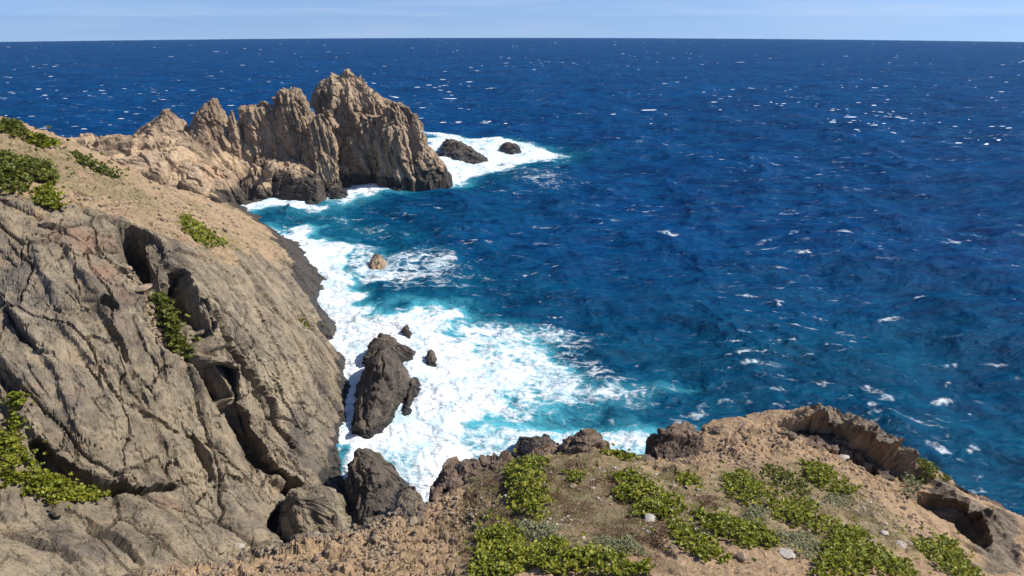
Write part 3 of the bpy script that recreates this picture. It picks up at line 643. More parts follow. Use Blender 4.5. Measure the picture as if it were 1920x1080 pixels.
T(crag('shore_rock', [(708, 350), (730, 358), (762, 358), (768, 344), (745, 332), (712, 334)], [(722, 326, 2.4), (745, 338, 1.8)], wr, seed=57, amp=.5, freq=.7, nc=90, nr=40),
  'black rock in the foam below the highest peak')
T(crag('shore_rock', [(822, 292), (850, 305), (890, 306), (916, 300), (900, 288), (865, 272), (830, 270)], [(840, 262, 3.6), (856, 268, 3.4), (890, 288, 1.6)], wr, seed=59, amp=.6, freq=.5, nc=130, nr=50),
  'long black rock with two humps off the tip of the promontory')
T(crag('shore_rock', [(936, 280), (955, 288), (978, 286), (976, 278), (955, 270), (940, 272)], [(952, 267, 2.0), (968, 276, 1.2)], wr, seed=61, amp=.45, freq=.6, nc=90, nr=36),
  'outermost small black rock ringed by white foam')
for k, (px, py, s_, lb) in enumerate([(812, 300, 1.6, 'low dark rock between the highest peak and the long black rock'), (580, 384, 1.3, 'small dark rock awash in front of the wedge-shaped block'), (484, 362, 1.2, 'small dark rock at the innermost corner of the cove')]):
    q = 12 * s_
    T(crag('shore_rock', [(px - q, py), (px - q * .3, py + q * .45), (px + q, py + q * .35), (px + q * .9, py - q * .2), (px, py - q * .5)], [(px, py - q * .5, .9 * s_)], wr, seed=70 + k, amp=.3, freq=.8, nc=70, nr=26), lb)

# ---- rocks in the surf of the cove
st = bpy.data.objects.new('surf_rock', None); col.objects.link(st)
tag(st, 'largest dark ridged rock standing in the surf by the cliff', 'rock')
crag('rock_body', [(662, 838), (655, 790), (668, 730), (690, 690), (730, 680), (765, 700), (785, 735), (762, 770), (745, 805), (700, 838)], [(712, 655, 5.2), (722, 690, 5.4), (708, 740, 3.9), (690, 790, 2.4)], wr, st, seed=81, amp=.42, freq=.7, prof=1.5, nc=240, nr=110, stretch=(1, .45, .8), tiltv=(.5, .2, .2))
crag('rock_shelf', [(742, 800), (750, 770), (765, 735), (775, 700), (794, 715), (794, 745), (775, 775), (758, 806)], [(772, 722, 1.6), (762, 765, 1.3)], wr, st, seed=83, amp=.35, freq=.9, nc=120, nr=40)
T(crag('surf_rock', [(680, 700), (684, 665), (712, 648), (750, 655), (782, 672), (780, 690), (745, 702)], [(702, 634, 3.4), (735, 640, 2.8), (768, 656, 1.7)], wr, seed=87, amp=.4, freq=.8, nc=160, nr=60),
  'broad black rock just behind the largest surf rock')
T(crag('surf_rock', [(745, 636), (752, 646), (772, 646), (780, 634), (768, 624), (750, 624)], [(760, 612, 1.9)], wr, seed=89, amp=.28, freq=1.1, nc=90, nr=36),
  'small knobbly black rock behind the broad black one, farthest up the surf')
T(crag('surf_rock', [(796, 692), (806, 702), (822, 698), (822, 682), (808, 672), (798, 678)], [(808, 659, 2.1)], wr, seed=91, amp=.25, freq=1.1, nc=90, nr=36),
  'small upright dark rock alone in the foam, seaward of the broad one')
T(crag('surf_rock', [(692, 504), (705, 510), (722, 504), (726, 494), (712, 488), (694, 490)], [(704, 476, 1.7), (716, 480, 1.6)], far, seed=93, amp=.3, freq=.9, nc=90, nr=36),
  'lone brown rock in white water under the long cliff')
T(crag('surf_rock', [(648, 905), (640, 960), (680, 1010), (740, 1000), (775, 950), (765, 905), (740, 880), (690, 868)], [(672, 846, 4.2), (705, 870, 3.8), (735, 868, 2.4), (750, 900, 1.8)], wr, seed=97, amp=.5, freq=.7, nc=200, nr=80, stretch=(1, .5, .8)),
  'dark grey twin-topped rock wedged between cliff and brown ledge')
T(crag('surf_rock', [(955, 850), (990, 868), (1040, 862), (1060, 845), (1030, 825), (975, 822)], [(975, 822, 1.0), (1010, 822, 1.5)], wr, seed=99, amp=.3, freq=.8, nc=110, nr=40),
  'dark rock half drowned in foam behind the brown crest')
T(crag('cliff_rock', [(525, 1040), (520, 985), (540, 940), (590, 925), (650, 940), (665, 985), (640, 1040), (580, 1060)], [(560, 935, 5.0), (610, 930, 4.6), (630, 960, 3.6)], M['cliff'], seed=103, amp=.4, freq=.7, nc=170, nr=70, attrs={'wet': .35}),
  'rounded grey ribbed boulder at the foot of the cliff beside a black cleft', 'boulder')

def cliffslab(foot, ridge, h, label, seed, **kw):
    Fw = hits(cliff_h, foot); Rw = hits(cliff_h, ridge) + nvec * np.array(h)[:, None]
    return T(crag('shade_slab', None, None, M['cliff'], seed=seed, Fw_=Fw, Rw_=Rw, sink=1.5, **kw), label, 'rock slab')
cliffslab([(270, 432), (300, 446), (325, 470), (322, 498), (296, 524), (284, 500), (274, 470)], [(290, 456), (306, 480), (302, 500)], [.8, 1.0, .6], 'grey block raised to shade the black hollow from its right side, high on the cliff', 641, amp=.25, freq=.9, prof=3.5, nc=150, nr=60)
cliffslab([(330, 520), (352, 560), (385, 640), (420, 700), (400, 620), (375, 545), (350, 505)], [(350, 530), (372, 590), (392, 650)], [1.3, 1.6, 1.2], 'long narrow rock rib added to shade the gully shrub', 643, amp=.25, freq=.8, prof=3, nc=190, nr=50)
cliffslab([(358, 668), (395, 715), (425, 768), (450, 790), (440, 730), (412, 690), (380, 655)], [(385, 690), (412, 735), (432, 768)], [1.2, 1.7, 1.3], 'long rock rib added to shade the straight black cleft in the middle of the cliff', 645, amp=.25, freq=.8, prof=3, nc=170, nr=50)
# ------------------------------------------------------------------ SEA
RE = 2 * H / 2 / (1 - math.cos(R(DIP))) / 2 * 1.0
RE = H / (1 / math.cos(R(DIP)) - 1)
def fft_tile(L, n, wind, wdir, seed, amp, lmin=0.5):
    g = np.random.default_rng(seed); k = np.fft.fftfreq(n, L / n) * 2 * math.pi; KX, KY = np.meshgrid(k, k); K = np.hypot(KX, KY); K[0, 0] = 1
    Lw = wind * wind / 9.81; c = (KX * math.cos(wdir) + KY * math.sin(wdir)) / K
    ph = np.exp(-1 / (K * Lw) ** 2) / K ** 4 * (c ** 2 * .85 + .15) * np.exp(-(K * lmin / 6.28) ** 2); ph[0, 0] = 0
    h = np.sqrt(ph) * (g.normal(size=K.shape) + 1j * g.normal(size=K.shape))
    z = np.fft.ifft2(h).real; s = z.std(); f = amp / s
    dx = np.fft.ifft2(-1j * KX / K * h).real * f; dy = np.fft.ifft2(-1j * KY / K * h).real * f
    jxx = np.gradient(dx, L / n, axis=1); jyy = np.gradient(dy, L / n, axis=0); jxy = np.gradient(dx, L / n, axis=0)
    lam = 1.0; J = (1 + lam * jxx) * (1 + lam * jyy) - (lam * jxy) ** 2
    return z * f, dx, dy, J
def sample(T_, L, rot, x, y):
    n = T_.shape[0]; c, s = math.cos(rot), math.sin(rot); u = ((x * c - y * s) / L % 1) * n; v = ((x * s + y * c) / L % 1) * n
    i = np.floor(u).astype(int); j = np.floor(v).astype(int); fu = u - i; fv = v - j; i %= n; j %= n; i2 = (i + 1) % n; j2 = (j + 1) % n
    return (T_[j, i] * (1 - fu) + T_[j, i2] * fu) * (1 - fv) + (T_[j2, i] * (1 - fu) + T_[j2, i2] * fu) * fv
A_in = np.linspace(-40, 40, 720); A_out = np.linspace(40, 320, 60)[1:-1]
azs = np.radians(np.r_[A_in, A_out]); nc = len(azs)
rs = np.r_[3, 15, 28, np.exp(np.linspace(np.log(36), np.log(330), 500)), np.exp(np.linspace(np.log(333), np.log(1500), 130)), np.exp(np.linspace(np.log(1520), np.log(6000), 50))]
nr = len(rs)
X = (rs[:, None] * np.sin(azs)[None]).ravel(); Y = (rs[:, None] * np.cos(azs)[None]).ravel(); RR = np.hypot(X, Y)
t1 = fft_tile(190, 512, 9.5, R(200), 5, .70); t2 = fft_tile(57, 256, 5.5, R(235), 6, .20); t3 = fft_tile(331, 256, 13, R(190), 7, .22, 4)
fade = 1 - .75 * sst(200, 900, RR); fs = 1 - sst(120, 420, RR)
Z = (sample(t1[0], 190, .3, X, Y) + sample(t3[0], 331, .9, X, Y)) * fade + sample(t2[0], 57, 0, X, Y) * fs
DX = sample(t1[1], 190, .3, X, Y) * fade; DY = sample(t1[2], 190, .3, X, Y) * fade
J = sample(t1[3], 190, .3, X, Y)
XY = np.c_[X, Y]
def seapoly(L): return np.array([U(a, b, 0.0) for a, b in L])[:, :2]
inner = (RR < 420) & (np.abs(np.degrees(np.arctan2(X, Y))) < 41)
Pn = np.c_[X, Y, np.zeros_like(X)][inner]; Q = XY[inner]
w3 = fbm(Pn * .05, 4, 801) * 7 + fbm(Pn * .2, 4, 803) * 2.6
wy = fbm(Pn * .05 + 40, 4, 805) * 7 + fbm(Pn * .2 + 50, 4, 807) * 2.6
Qw = Q + np.c_[w3, wy]
foam = np.zeros(inner.sum()); aer = np.zeros(inner.sum())
def fo(L, lvl, soft, aerw=10.0, aerl=.9, w=1.0):
    global foam, aer
    pl = seapoly(L); s = sdf(Q + (Qw - Q) * w, pl)
    foam = np.maximum(foam, lvl * sst(-soft, soft * .6, s)); aer = np.maximum(aer, aerl * sst(-aerw, aerw * .15, s))
# solid white water
fo([(500, 425), (545, 428), (620, 450), (650, 500), (640, 560), (700, 590), (790, 585), (880, 590), (905, 625), (960, 650), (975, 690), (950, 740), (930, 780), (960, 830), (900, 880), (800, 960), (640, 960), (560, 700), (560, 560)], 1.0, 4, 9)
fo([(640, 455), (700, 470), (745, 490), (750, 520), (700, 530), (645, 520)], .75, 4, 6, .6)
fo([(430, 366), (470, 358), (520, 366), (600, 388), (625, 384), (600, 400), (500, 388), (455, 395)], .85, 3, 12, .7, .5)
fo([(620, 345), (700, 335), (860, 325), (880, 340), (780, 352), (700, 362), (650, 385), (610, 372)], .85, 4, 12, .75, .5)
fo([(805, 245), (870, 258), (960, 262), (1070, 288), (1040, 300), (960, 308), (900, 330), (840, 345), (820, 300)], .95, 5, 12, .6, .7)
fo([(940, 310), (1040, 320), (1115, 345), (1110, 358), (1040, 352), (960, 335)], .52, 6, 10, .2)
# lace and drifting foam
fo([(700, 490), (780, 480), (870, 490), (935, 515), (900, 545), (800, 560), (720, 555)], .56, 6, 6, .35)
fo([(880, 590), (1000, 620), (1060, 660), (1060, 720), (1000, 770), (940, 760), (920, 640)], .76, 5, 7, .8)
fo([(1000, 690), (1060, 680), (1200, 690), (1260, 720), (1130, 735), (1000, 760)], .62, 5, 5, .62)
fo([(960, 610), (1060, 605), (1150, 640), (1200, 690), (1100, 690), (1020, 650)], .55, 5, 6, .25)
fo([(930, 775), (1050, 770), (1150, 790), (1240, 810), (1220, 850), (1060, 850), (900, 860)], .72, 4, 6, 1.0)
fo([(1230, 775), (1340, 768), (1345, 790), (1250, 795)], .50, 4, 4, .3)
fo([(1420, 770), (1480, 765), (1480, 790), (1425, 797)], .55, 3, 4, .3); fo([(1500, 765), (1570, 755), (1590, 790), (1500, 795)], .60, 3, 4, .3)
fo([(1590, 745), (1650, 745), (1660, 785), (1600, 780)], .5, 3, 4, .15)
fo([(520, 395), (620, 400), (760, 440), (740, 455), (600, 425), (500, 425)], .4, 6, 8, .45)
capr = np.random.default_rng(77); cfoam = np.zeros(inner.sum())
for k in range(1300):
    a_ = R(capr.uniform(-36, 38)); r_c = 400 / math.sqrt(capr.uniform(1, 50)) ; x_, y_ = r_c * math.sin(a_), r_c * math.cos(a_)
    L_ = capr.uniform(.3, 1.9) * (1.8 if capr.random() < .12 else 1) * (1 + r_c / 400); W_ = L_ * capr.uniform(.25, .5); th_ = R(capr.normal(-8, 22)); lv = capr.uniform(.30, .64)
    m_ = (np.abs(Qw[:, 0] - x_) < 3 * L_) & (np.abs(Qw[:, 1] - y_) < 3 * L_)
    if not m_.any(): continue
    qx = Q[m_, 0] + (Qw[m_, 0] - Q[m_, 0]) * .3 - x_; qy = Q[m_, 1] + (Qw[m_, 1] - Q[m_, 1]) * .3 - y_; qa = qx * math.cos(th_) + qy * math.sin(th_); qb = -qx * math.sin(th_) + qy * math.cos(th_) + .12 * qa * qa / L_
    cfoam[m_] = np.maximum(cfoam[m_], lv * np.exp(-(qa / L_) ** 2 - (qb / W_) ** 2))
foam = np.maximum(foam, cfoam)
foam = np.clip(foam * (.93 + .34 * fbm(np.c_[Qw * .09, Pn[:, 2]], 4, 831)), 0, 1)
foam_a = np.zeros(len(X)); aer_a = np.zeros(len(X)); foam_a[inner] = foam; aer_a[inner] = aer
shore = np.zeros(len(X)); spl = seapoly([(440, 372), (600, 580), (650, 850), (800, 960), (1200, 860), (1560, 800), (1900, 985)])
dS, _ = polydist(XY[inner], spl, closed=False); d2, _ = polydist(XY[inner], seapoly([(440, 372), (700, 345), (850, 330), (1000, 290)]), closed=False)
shore[inner] = 1 - sst(5, 75, np.minimum(dS, d2 * 2.0) + fbm(Pn * .02, 3, 811) * 22)
cap = np.clip((.62 - J) * 2.0, 0, 1) * sst(.15, .6, Z)
# crests in the white water
fb = np.zeros(len(X)); fb[inner] = foam * (1.1 * np.maximum(ridged(np.c_[Qw * .11, Pn[:, 2]], 4, 821) - .35, 0) + .22 * fbm(Pn * 1.1, 3, 825)) * (.7)
calm = 1 - .5 * foam_a
Zs = Z * calm + fb - (X * X + Y * Y) / (2 * RE)
V = np.c_[X - DX * 1.0 * calm, Y - DY * 1.0 * calm, Zs]
V = np.vstack([V, [0, 0, 0]])

s = NT('sea_water')
co = s.coord(); col3 = s.coord(scale=(1, 1, 1), rot=(0, 0, .35))
cdist = s.n('ShaderNodeVectorMath', operation='LENGTH'); s.l(co, cdist.inputs[0])
fa, aa, sh = s.attr('foam'), s.attr('aer'), s.attr('shore')
deep = s.mix(s.mr(s.noise(s.coord(scale=(.012, .03, 1)), 1.0, 5, .6), .35, .65), (0.0, 0.041, 0.150), (0.0, 0.022, 0.094))
wst = s.noise(s.warp(s.coord(scale=(.32, 1, 1), rot=(0, 0, .35)), 1.5, .3), .34, 8, .74, .6)
deep = s.mix(s.mr(wst, .42, .70, 0, .65), deep, (0.003, .085, .185)); deep = s.mix(s.mr(wst, .48, .32, 0, .55), deep, (0.0, .010, .045))  # streaks put the light and shade of the chop into the water colour
wc = s.mix(s.math('MULTIPLY', sh, .9), deep, s.mix(s.mr(wst, .35, .65), (0.0002, 0.034, 0.085), (0.002, 0.080, 0.150)))
mott = s.noise(s.warp(co, 3, .15), .09, 5, .6)
wc = s.mix(s.math('MULTIPLY', s.mr(aa, 0.05, .95, 0, 1, True), s.mr(mott, .3, .6, .55, 1)), wc, s.mix(s.mr(aa, .4, 1), (0.003, .13, .20), (0.11, .50, .58)))
# foam: swirling lace
fw = s.warp(s.warp(co, 5.0, .13), 1.4, .6)
l1 = s.noise(fw, .35, 8, .68, .6); l2 = s.edge(s.warp(fw, 1.1, 1.1), .55, 'DISTANCE_TO_EDGE').outputs['Distance']; l3 = s.noise(fw, 1.9, 6, .7)
l4 = s.noise(s.warp(s.coord(scale=(.45, 1.3, 1), rot=(0, 0, -.25)), 2.5, .3), .5, 8, .72, 1.0)
lace = s.math('ADD', s.math('MULTIPLY', s.mr(l2, 0, .32, 1, 0), .16), s.math('MULTIPLY_ADD', l1, .55, s.math('MULTIPLY_ADD', l4, .60, s.math('MULTIPLY', l3, .36))))
th = s.mr(fa, 0, 1, 1.25, .48)
ff = s.mr(s.math('SUBTRACT', lace, th), -.07, .22, 0, 1, True)
ff = s.math('MULTIPLY', ff, s.mr(fa, .05, .3))
capn = s.noise(s.warp(co, 1.2, .8), 1.6, 6, .7)
cf = s.mr(s.math('ADD', s.attr('cap'), s.math('MULTIPLY', capn, .8)), .78, 1.0, 0, .95, True)
cf = s.math('MULTIPLY', cf, s.mr(s.attr('cap'), .02, .2))
# wind-blown flecks that grow sparse: small torn streaks
fl = s.noise(s.warp(s.coord(scale=(.35, .9, 1), rot=(0, 0, .35)), 1.6, .5), .55, 7, .72, .4); flm = s.noise(co, .035, 3, .5)
flk = s.math('MULTIPLY', s.mr(fl, .60, .70, 0, .75, True), s.mr(flm, .42, .6))
ff = s.math('MAXIMUM', s.math('MAXIMUM', ff, cf), flk)
fcol = s.mix(s.mr(s.noise(fw, .22, 8, .7, .5), .34, .56), (.50, .72, .79), (.87, .89, .90)); fcol = s.mix(s.mr(s.noise(fw, 1.3, 6, .7), .3, .5, .35, 0), fcol, (.55, .70, .76))
basec = s.mix(ff, wc, fcol)
wav = s.noise(s.warp(s.coord(scale=(.6, 1, 1), rot=(0, 0, .35)), .5, .4), .9, 7, .62, .2)
wav2 = s.noise(s.coord(scale=(.5, 1, 1), rot=(0, 0, .25)), .11, 5, .6, .3)
n1 = s.bump(wav, 1.0, .8); n2 = s.bump(wav2, .9, 4.0, n1)
n3 = s.bump(s.math('MULTIPLY', ff, s.math('MULTIPLY_ADD', l3, .6, l1)), .45, .35, n2)
df = s.n('ShaderNodeBsdfDiffuse'); gl = s.n('ShaderNodeBsdfGlossy'); gl.inputs['Roughness'].default_value = .17
s.l(basec, df.inputs['Color']); s.l(n3, df.inputs['Normal']); s.l(n3, gl.inputs['Normal'])
fr = s.n('ShaderNodeFresnel'); fr.inputs[0].default_value = 1.33; s.l(n3, fr.inputs['Normal'])
mx = s.n('ShaderNodeMixShader'); s.l(s.math('MULTIPLY', s.mr(fr.outputs[0], 0.02, .7, .010, .08), s.mr(ff, 0, 1, 1, .1)), mx.inputs[0])
s.l(df.outputs[0], mx.inputs[1]); s.l(gl.outputs[0], mx.inputs[2]); s.l(mx.outputs[0], s.out.inputs[0]); s.t.nodes.remove(s.b)
M['sea'] = s.m
Fq = gridfaces(nr, nc, True)
sea = mesh_obj('sea', V[:-1], Fq, M['sea'], attrs={'foam': foam_a, 'aer': aer_a, 'shore': shore, 'cap': cap})
tag(sea, kind='structure')

# whitecaps: small torn crests riding on the open sea
foamm = NT('sea_foam'); fc = foamm.mix(foamm.mr(foamm.noise(foamm.coord(), 2, 5), .3, .7), (.62, .72, .8), (.85, .87, .9)); foamm.l(fc, foamm.b.inputs['Base Color']); foamm.b.inputs['Roughness'].default_value = .95
foamm.b.inputs['Specular IOR Level'].default_value = .1
VV, FF = [], []
for k in range(1300):
    a = R(random.uniform(-39, 39)); u = random.random(); r = 1 / (1 / 300 * u + 1 / 2400 * (1 - u))
    x, y = r * math.sin(a), r * math.cos(a)
    if noise(np.array([[x * .012, y * .006, .5]]), 55)[0] + random.uniform(-.35, .35) < .08: continue
    Lh = random.uniform(.35, 1.5) * (1 + r / 1100) * (2.2 if random.random() < .06 else 1); hh = random.uniform(.02, .11) * (1 + r / 1600); wd = Lh * random.uniform(.25, .5)
    dirn = R(random.gauss(14, 16)); cx, sx = math.cos(dirn), math.sin(dirn); n = 7
    z0 = sample(t1[0], 190, .3, np.array([x]), np.array([y]))[0] * (1 - .75 * float(sst(200, 900, r))) - r * r / (2 * RE)
    b = len(VV); bend = random.uniform(-.3, .3)
    for i in range(n):
        q = i / (n - 1) * 2 - 1; e_ = math.sqrt(max(0, 1 - q * q)) * random.uniform(.5, 1.1)
        for w_, h_ in ((-1, -.25), (-.3, .7), (.5, .8), (1, -.25)):
            lx = q * Lh + random.uniform(-.1, .1) * Lh; ly = w_ * wd * e_ + bend * q * q * Lh
            VV.append((x + lx * cx - ly * sx, y + lx * sx + ly * cx, z0 + h_ * hh * (.3 + e_) + .02))
    for i in range(n - 1):
        for j in range(3): FF.append((b + i * 4 + j, b + (i + 1) * 4 + j, b + (i + 1) * 4 + j + 1, b + i * 4 + j + 1))
wc_o = mesh_obj('whitecaps', VV, FF, foamm.m); tag(wc_o, kind='stuff', label='small white wave crests scattered over the open sea', cat='whitecaps')

# ------------------------------------------------------------------ crest outcrops of the headland
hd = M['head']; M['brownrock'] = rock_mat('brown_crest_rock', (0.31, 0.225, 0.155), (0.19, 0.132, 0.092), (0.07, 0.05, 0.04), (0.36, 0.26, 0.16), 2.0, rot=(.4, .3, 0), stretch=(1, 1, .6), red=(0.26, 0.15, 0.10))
br = M['brownrock']
def outcrop(foot, ridge, zf, label, seed, mat=br, amp=.27, freq=1.7, prof=1.7, nc=140, nr=46, name='crest_rock', **kw):
    return T(crag(name, foot, ridge, mat, seed=seed, amp=amp, freq=freq, prof=prof, zf=zf, nc=nc, nr=nr, sink=.9, **kw), label)
outcrop([(808, 950), (822, 925), (850, 935), (905, 915), (925, 880), (895, 860), (840, 870), (812, 905)], [(842, 893, 24.5), (880, 885, 24.6)], 24.0, 'reddish brown broken rock at the left end of the headland crest, above the white water', 501)
outcrop([(905, 912), (930, 905), (960, 900), (965, 870), (935, 858), (905, 868)], [(930, 868, 24.5), (945, 866, 24.4)], 24.0, 'brown rock with a rounded top just left of the tall shrub on the crest', 503, nc=100, nr=36)
outcrop([(985, 872), (1010, 882), (1045, 875), (1060, 850), (1040, 838), (1000, 842)], [(1010, 840, 24.5), (1030, 832, 24.6)], 23.9, 'dark brown jagged crest rock between the tall shrub and the pointed outcrop', 505, nc=110, nr=40)
outcrop([(1040, 870), (1060, 885), (1105, 880), (1125, 850), (1140, 835), (1100, 815), (1062, 830)], [(1072, 825, 24.9), (1094, 806, 25.3), (1110, 818, 24.9)], 24.0, 'tallest pointed outcrop on the crest with a shaded left face', 507, amp=.32, freq=1.4, nc=180, nr=64)
outcrop([(1207, 855), (1225, 868), (1262, 875), (1300, 862), (1320, 835), (1285, 808), (1240, 815), (1215, 830)], [(1235, 822, 24.3), (1268, 806, 24.35), (1295, 812, 24.1)], 23.5, 'dark knobbly outcrop at the crest where the bare dirt shoulder begins', 509, amp=.3, nc=180, nr=64)
outcrop([(1262, 882), (1290, 892), (1318, 885), (1322, 868), (1295, 862), (1265, 866)], [(1280, 866, 24.6), (1305, 868, 24.5)], 24.2, 'low dark brown ledge in the dirt below the knobbly outcrop', 511, amp=.12, nc=100, nr=30)
for k_, (a_, b_, sz_, hh_, lb_) in enumerate([(1520, 806, 20, 24.1, 'first brown rock of the rim outcrop, at its left end'), (1552, 812, 26, 24.15, 'second rock of the rim outcrop, with a blunt top'),
      (1592, 818, 34, 24.0, 'highest rock of the rim outcrop'), (1634, 842, 28, 23.1, 'broken rock on the downhill half of the rim outcrop'), (1672, 868, 26, 22.5, 'last dark rock where the rim outcrop drops to the slope')]):
    outcrop([(a_ - sz_, b_ + 8), (a_ - sz_ * .4, b_ + 26), (a_ + sz_ * .6, b_ + 30), (a_ + sz_, b_ + 14), (a_ + sz_ * .8, b_ - 8), (a_ - sz_ * .5, b_ - 10)], [(a_ - sz_ * .3, b_ - 24, hh_ - .3), (a_ + sz_ * .3, b_ - 22, hh_ - .45)], 22.6 - .35 * k_, lb_, 530 + k_, amp=.24, freq=1.3, prof=2.0, nc=130, nr=50)
outcrop([(1440, 803), (1460, 810), (1500, 812), (1505, 798), (1480, 790), (1450, 792)], [(1465, 793, 23.1), (1490, 792, 23.1)], 22.8, 'low strip of grey brown rock on the rim left of the long high outcrop', 515, amp=.1, nc=90, nr=26)
outcrop([(735, 975), (760, 985), (795, 980), (798, 955), (775, 935), (748, 940)], [(756, 915, 24.8), (778, 912, 24.9)], 24.0, 'pair of upright tan stones at the notch in the crest', 517, amp=.12, freq=2.4, nc=100, nr=44, mat=hd, prof=3)
outcrop([(1685, 880), (1720, 900), (1770, 925), (1810, 945), (1830, 930), (1780, 898), (1725, 868)], [(1705, 868, 21.9), (1760, 895, 21.3), (1800, 920, 20.9)], 20.9, 'lichen-grey rock rib between the high outcrop and the right edge', 519, amp=.14, freq=1.8, nc=160, nr=40, prof=2)
outcrop([(1820, 945), (1860, 975), (1920, 1010), (1950, 1005), (1900, 965), (1850, 930)], [(1838, 935, 20.6), (1880, 958, 20.1), (1925, 985, 19.6)], 19.7, 'jagged grey rim rock running out of the picture at the right', 521, amp=.14, freq=1.8, nc=160, nr=40, prof=2)

# ------------------------------------------------------------------ stones
import bmesh
def ico(sub):
    bm = bmesh.new(); bmesh.ops.create_icosphere(bm, subdivisions=sub, radius=1.0)
    v = np.array([q.co[:] for q in bm.verts]); f = np.array([[x.index for x in q.verts] for q in bm.faces]); bm.free(); return v, f
I1, I2, I3 = ico(1), ico(2), ico(3)
def stone_shape(base, seed, rough=.22):
    v, f = base; g = np.random.default_rng(seed)
    for _ in range(7):                                # cut flat facets
        n = g.normal(size=3); n /= np.linalg.norm(n); c = g.uniform(.55, .85); t = v @ n; v = v - np.maximum(0, t - c)[:, None] * n * .92
    return v + (noise(v * 1.7 + seed * 3.1, seed)[:, None] * v) * rough, f
def stone(px, py, size, label, mat, seed, group=None, name='boulder', hf=None, flat=.6, sub=I3, rng_t=(8, 70), ell=(1, 1)):
    P_ = hit(hf or head_h, px, py, rng_t[0], rng_t[1], .05); z_ = on_head(P_[0], P_[1]) if hf is None else P_[2]
    v, f = stone_shape(sub, seed); a = seed * 1.3; v = v * np.array([ell[0], ell[1], flat]); c, s_ = math.cos(a), math.sin(a)
    v = np.c_[v[:, 0] * c - v[:, 1] * s_, v[:, 0] * s_ + v[:, 1] * c, v[:, 2]] * size
    o = mesh_obj(name, v, f, mat, attrs=rockattrs(len(v)), sharp=R(28)); o.location = (P_[0], P_[1], float(z_) + size * flat * .35)
    return T(o, label, 'stone' if size < .2 else 'boulder', group)
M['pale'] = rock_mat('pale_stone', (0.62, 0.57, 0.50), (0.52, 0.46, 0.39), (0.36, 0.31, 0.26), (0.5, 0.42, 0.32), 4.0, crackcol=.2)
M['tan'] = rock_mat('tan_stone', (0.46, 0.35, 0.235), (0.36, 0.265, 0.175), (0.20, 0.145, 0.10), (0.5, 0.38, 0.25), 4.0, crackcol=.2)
stone(1218, 974, .20, 'rounded pale grey boulder in front of the bright green shrub', M['pale'], 3)
stone(1657, 1002, .15, 'pale tan stone alone on the bare orange slope', M['pale'], 5)
stone(1688, 1026, .17, 'flat pale stone beside the shrub at the lower right', M['pale'], 6, flat=.35)
stone(1485, 820, .24, 'dark brown block on the bare dirt near the rim', br, 7)
stone(1584, 856, .20, 'light flat slab on the dirt inland of the long outcrop', M['pale'], 8, flat=.25)
stone(1345, 808, .22, 'grey stone on the rim left of the low rock strip', br, 9, flat=.5)
stone(1475, 1042, .22, 'grey lichened stone half hidden by dry grass at the bottom', M['pale'], 10, flat=.5)
stone(1393, 1046, .15, 'tan stone at the bottom between two shrubs', M['tan'], 11)
stone(1262, 1036, .13, 'small round tan stone at the edge of the bottom shrub', M['tan'], 12)
stone(775, 978, .20, 'dark-shaded tan block in the crumbly dirt below the notch', M['tan'], 13)
stone(1075, 915, .13, 'pinkish stone in the dry grass by the small shrub', M['tan'], 14)
stone(1020, 936, .11, 'small tan stone right of the tall crest shrub', M['tan'], 15)
stone(1830, 1068, .25, 'brown stone at the foot of the grey rib', M['tan'], 16)
CL = dict(hf=cliff_h, rng_t=(30, 200))
stone(112, 958, .62, 'grey boulder lying on the ledge under the green shrub', M['cliff'], 17, **CL)
stone(88, 462 - 40, .75, 'reddish tan block below the big hillside shrub', M['tan'], 18, **CL)
stone(448, 1026, .40, 'small white stone in the dark recess at the foot of the cliff', M['pale'], 19, **CL)
stone(270, 542, .7, 'tan slab of fallen rock at the lower lip of the black hollow', M['tan'], 20, flat=.4, **CL)
stone(412, 1030, .55, 'grey stone on the slab beside the small white stone', M['cliff'], 21, **CL)

def in_px(poly_w, n, g, ymax=None):
    lo = poly_w[:, :2].min(0); hi = poly_w[:, :2].max(0); out = np.zeros((0, 2))
    while len(out) < n:
        q = lo + g.random((n * 3, 2)) * (hi - lo); out = np.vstack([out, q[inpoly(q, poly_w)]])
    return out[:n]
def scatter(name, poly_w, n, s0, s1, zfun, mat, label, seed, base=I1, clump=.6, parent=None):
    g = np.random.default_rng(seed); q = in_px(poly_w, n * 2, g); k = noise(np.c_[q * clump, np.zeros(len(q))], seed) + g.random(len(q)) * .4; q = q[np.argsort(-k)[:n]]
    z = zfun(q[:, 0], q[:, 1]); shapes = [stone_shape(base, 900 + j, .25)[0] for j in range(8)]; f = base[1]; Vs, Fs = [], []
    for j in range(n):
        sz = s0 + (s1 - s0) * g.random() ** 3; v = shapes[j % 8] * np.array([1, g.uniform(.6, 1), g.uniform(.4, .8)]) * sz; a = g.uniform(0, 6.28); c, s_ = math.cos(a), math.sin(a)
        v = np.c_[v[:, 0] * c - v[:, 1] * s_, v[:, 0] * s_ + v[:, 1] * c, v[:, 2]]; Vs.append(v + [q[j, 0], q[j, 1], z[j] + sz * .15]); Fs.append(f + j * len(v))
    V_ = np.vstack(Vs); o = mesh_obj(name, V_, np.vstack(Fs), mat, attrs=rockattrs(len(V_)), smooth=False)
    return tag(o, label, None, None, 'stuff')
